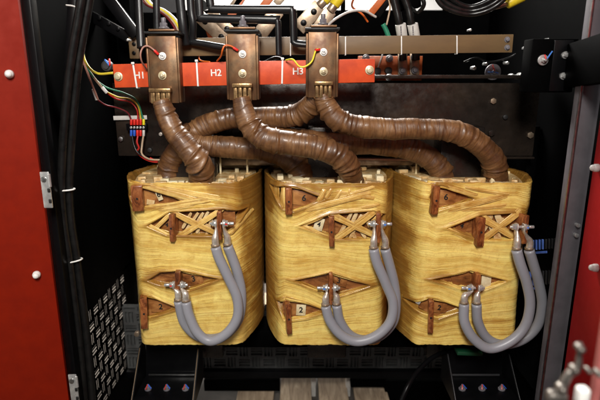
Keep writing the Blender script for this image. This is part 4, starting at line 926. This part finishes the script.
# orange laminate plate behind red bar with four lugs
op = thing('orange_plate', 'orange insulating plate with bolted lugs under the tan bar', 'plate', W(395, 80, .30))
a = W(358, 56, .30); c = W(421, 80.5, .30); b = MB(); b.box(((a.x+c.x)/2, .30, (a.z+c.z)/2), (c.x-a.x, .01, a.z-c.z), None, .001); b.build('plate_body', M['orange'], op)
for x in (379, 402.5, 414.5):
    if x > 390:
        a = W(x, 53, .288); c = W(x, 75, .288); b = MB(); b.bar(a, c, .006, .028, (1, 0, 0), .002); b.build('lug', M['label_white'] if False else M['lug_metal'], op)
for x, y, m in ((366, 58, 'frame_grey'), (389.5, 58.5, 'frame_grey'), (402.5, 57.5, 'frame_grey'), (414.5, 57, 'frame_grey'), (402, 70.5, 'frame_grey'), (414.5, 70, 'frame_grey'), (377.5, 71, 'ink'), (388.5, 70.5, 'ink'), (389, 77, 'steel')):
    p = W(x, y, .28); b = MB(); b.cyl(p+Vector((0, .01, 0)), p-Vector((0, .004, 0)), .0105, 22, bev=.001)
    if m != 'ink': b.cyl(p, p-Vector((0, .012, 0)), .0065, 6, bev=.001)
    b.build('bolt', M[m], op)
tube('jumper_wire', V3([(376, 78, .28), (373, 80, .28), (380, 62, .28), (383, 52, .28)]), .0022, M['w_white'], op)
wire('control_cable', 'black cable with white printed sleeve dropping to the orange plate', [(392, -8, .25), (396, 8, .25), (399, 22, .25), (402, 38, .26), (403, 60, .27)], .0115, 'black_cable', 'cable', 'two black cables with printed white sleeves')
wire('control_cable', 'black cable with white sleeve, right one of the pair at the orange plate', [(402, -8, .25), (408, 8, .25), (411, 22, .25), (415, 38, .26), (416, 60, .27)], .0115, 'black_cable', 'cable', 'two black cables with printed white sleeves')
for x0, x1, lb in ((400.5, 402.3, 'white sleeve marker on the left black control cable'), (412.5, 415, 'white sleeve marker on the right black control cable')):
    b = MB(); b.cyl(W(x0, 24, .245), W(x1, 37, .255), .0150, 20, bev=.001); o = tag(b.build('sleeve_marker', M['label_white']), lb, 'marker')
    for k in range(5): 
        q = MB(); q.box(W(x0+.4+k*.1, 26.5+k*2, .228), (.003, .001, .0035), None); q.build('printed_mark', M['frame_grey'], o)
wire('control_wire', 'pale grey wire arching from the H3 bracket stud to the right', [(326, 27, .12), (334, 20, .16), (346, 13, .2), (356, 10.5, .22), (366, 11.5, .25), (376, 17, .27)], .0035, 'label_white')
wire('control_wire', 'beige wire hanging down to the green lead', [(388, -4, .26), (390, 6, .26), (389, 14, .25), (386.5, 25, .25)], .0026, 'w_beige')
wire('control_wire', 'short green wire behind the tan bar', [(383, 24, .25), (386, 30, .25), (389, 38, .25)], .007, 'w_green')
b = MB(); b.bar(W(370, 14, .3), W(386, -6, .28), .02, .05, (0, 1, 0), .004); o = tag(b.build('orange_connector', M['orange']), 'orange and black connector block at the top centre right', 'connector')
b = MB(); b.bar(W(377, 16, .29), W(391, -4, .27), .02, .02, (0, 1, 0), .004); b.build('connector_face', M['black_gloss'], o)
b = MB(); b.bar(W(394, 6, .3), W(420, 2, .3), .03, .035, (0, 1, 0), .004); tag(b.build('cable_clamp', M['black']), 'dark brown clamp over the two black control cables', 'clamp')
b = MB(); b.bar(W(343, -2, .25), W(343, 16, .25), .012, .012, (1, 0, 0), .002); tag(b.build('hanger_rod', M['black']), 'short black hanger rod at the top beside the yellow sleeved lugs', 'rod')
for k, (dy, dx) in enumerate(((0, 0), (3.2, -3), (-4, 6))):
    wire('hose_cable', ['middle glossy black cable looping at the top right', 'lowest glossy black cable looping at the top right', 'uppermost glossy black cable looping at the top right'][k], [(436+dx, -10, .12), (444+dx, 1+dy, .12), (456+dx*.6, 8+dy, .12), (470, 11+dy, .12), (484-dx*.4, 8+dy, .11), (497-dx*.4, 1+dy, .1), (510, -10+dy, .1)], .0065, 'black_cable', 'cable')
yl = thing('yellow_plug', 'yellow sleeved cable end at the top right', 'cable end', W(515, 3, .14))
b = MB(); b.cyl(W(507, 4, .14), W(524, -4, .14), .013, 18, bev=.003); b.build('sleeve', M['yellow_sleeve'], yl)
tube('cable_core', V3([(507, 4, .14), (500, 6, .14), (492, 8, .14)]), .006, M['lug_metal'], yl)
# black cable bottom right
wire('power_cable', 'glossy black cable curving down under the right coil', [(462, 350, .12), (446, 352, .1), (432, 358, .06), (418, 371, .02), (408, 386, -.02), (400, 404, -.04)], .0070, 'black_gloss', 'cable')
# little green/black lines lower-left, thin grey wire
wire('thin_cable', 'thin grey cable hanging beside the left foot', [(147, 345, .14), (144, 365, .12), (141, 385, .1), (140, 405, .08)], .0018, 'panel_grey', 'cable')
for k, (mt, lb, off) in enumerate((('w_beige', 'beige wire of the bundle curving down behind the H1 bracket', 0), ('bright_yellow', 'yellow wire of the bundle curving down behind the H1 bracket', 2.2), ('w_white', 'white wire of the bundle curving down behind the H1 bracket', 4.2), ('w_darkred', 'dark red wire of the bundle curving down behind the H1 bracket', -2.4))):
    wire('bundle_wire', lb, [(140+off, -8, .24), (148+off, 4, .24), (160+off*1.1, 10, .23), (170+off*1.1, 18, .22), (177+off, 28, .21), (180+off*.8, 40, .2)], .0028, mt)
for k, (p, mt, lb, rr) in enumerate((
  ([(192, 42, .2), (198, 52, .18), (200, 60, .16), (210, 62, .13)], 'w_orange', 'orange wire under the drooping cable left of H2', .0022),
  ([(252, 58, .2), (262, 63, .19), (275, 58, .2), (284, 60, .2)], 'black_cable', 'thin black cable lying on the bar between H2 and H3', .005),
  ([(420, -6, .22), (424, 4, .22), (418, 12, .24), (410, 8, .26)], 'black_cable', 'black cable curl beside the control cables at the top', .006),
  ([(356, -6, .28), (352, 6, .28), (362, 14, .28), (368, 22, .29)], 'w_orange', 'orange wire dangling beside the connector block', .0028),
  ([(464, 62, .3), (476, 58, .31), (490, 62, .32), (508, 58, .32), (516, 54, .32)], 'black_cable', 'dim black wire draped above the grey washer bolt', .003),
  ([(150, 158, .2), (162, 163, .19), (178, 162, .18), (200, 160, .2)], 'bright_red', 'bright red wire running level behind the left coil leads', .0026))):
    wire('loose_wire', lb, p, rr, mt)
# ------------------------------------------------------------------ pallet seen beneath
for k, (x0, x1, m, lb) in enumerate(((281, 311, 'wood', 'pallet board on the floor, leftmost of those under the cabinet'), (318, 346, 'wood', 'reddish pallet board on the floor below the middle coil'), (352, 384, 'wood', 'pallet board on the floor at the right of the gap'), (240, 275, 'wood', 'dim pallet board in shadow left of the lit ones'))):
    a = W(x0, 386, .55); c = W(x1, 386, .55); b = MB(); b.box(((a.x+c.x)/2, .9, .03), (c.x-a.x, 1.0, .022), None, .003); tag(b.build('pallet_board', M[m]), lb, 'board', 'pallet boards under the cabinet')
for x, y, lb in ((313.5, 386, 'pale upright strip between the pallet boards'), (348, 386, 'second pale upright strip farther right between the pallet boards')):
    a = W(x, 400, .5); b = MB(); b.box((a.x, .52, .09), (.018, .03, .19), None, .002); tag(b.build('support_strip', M['label_white']), lb, 'strip')
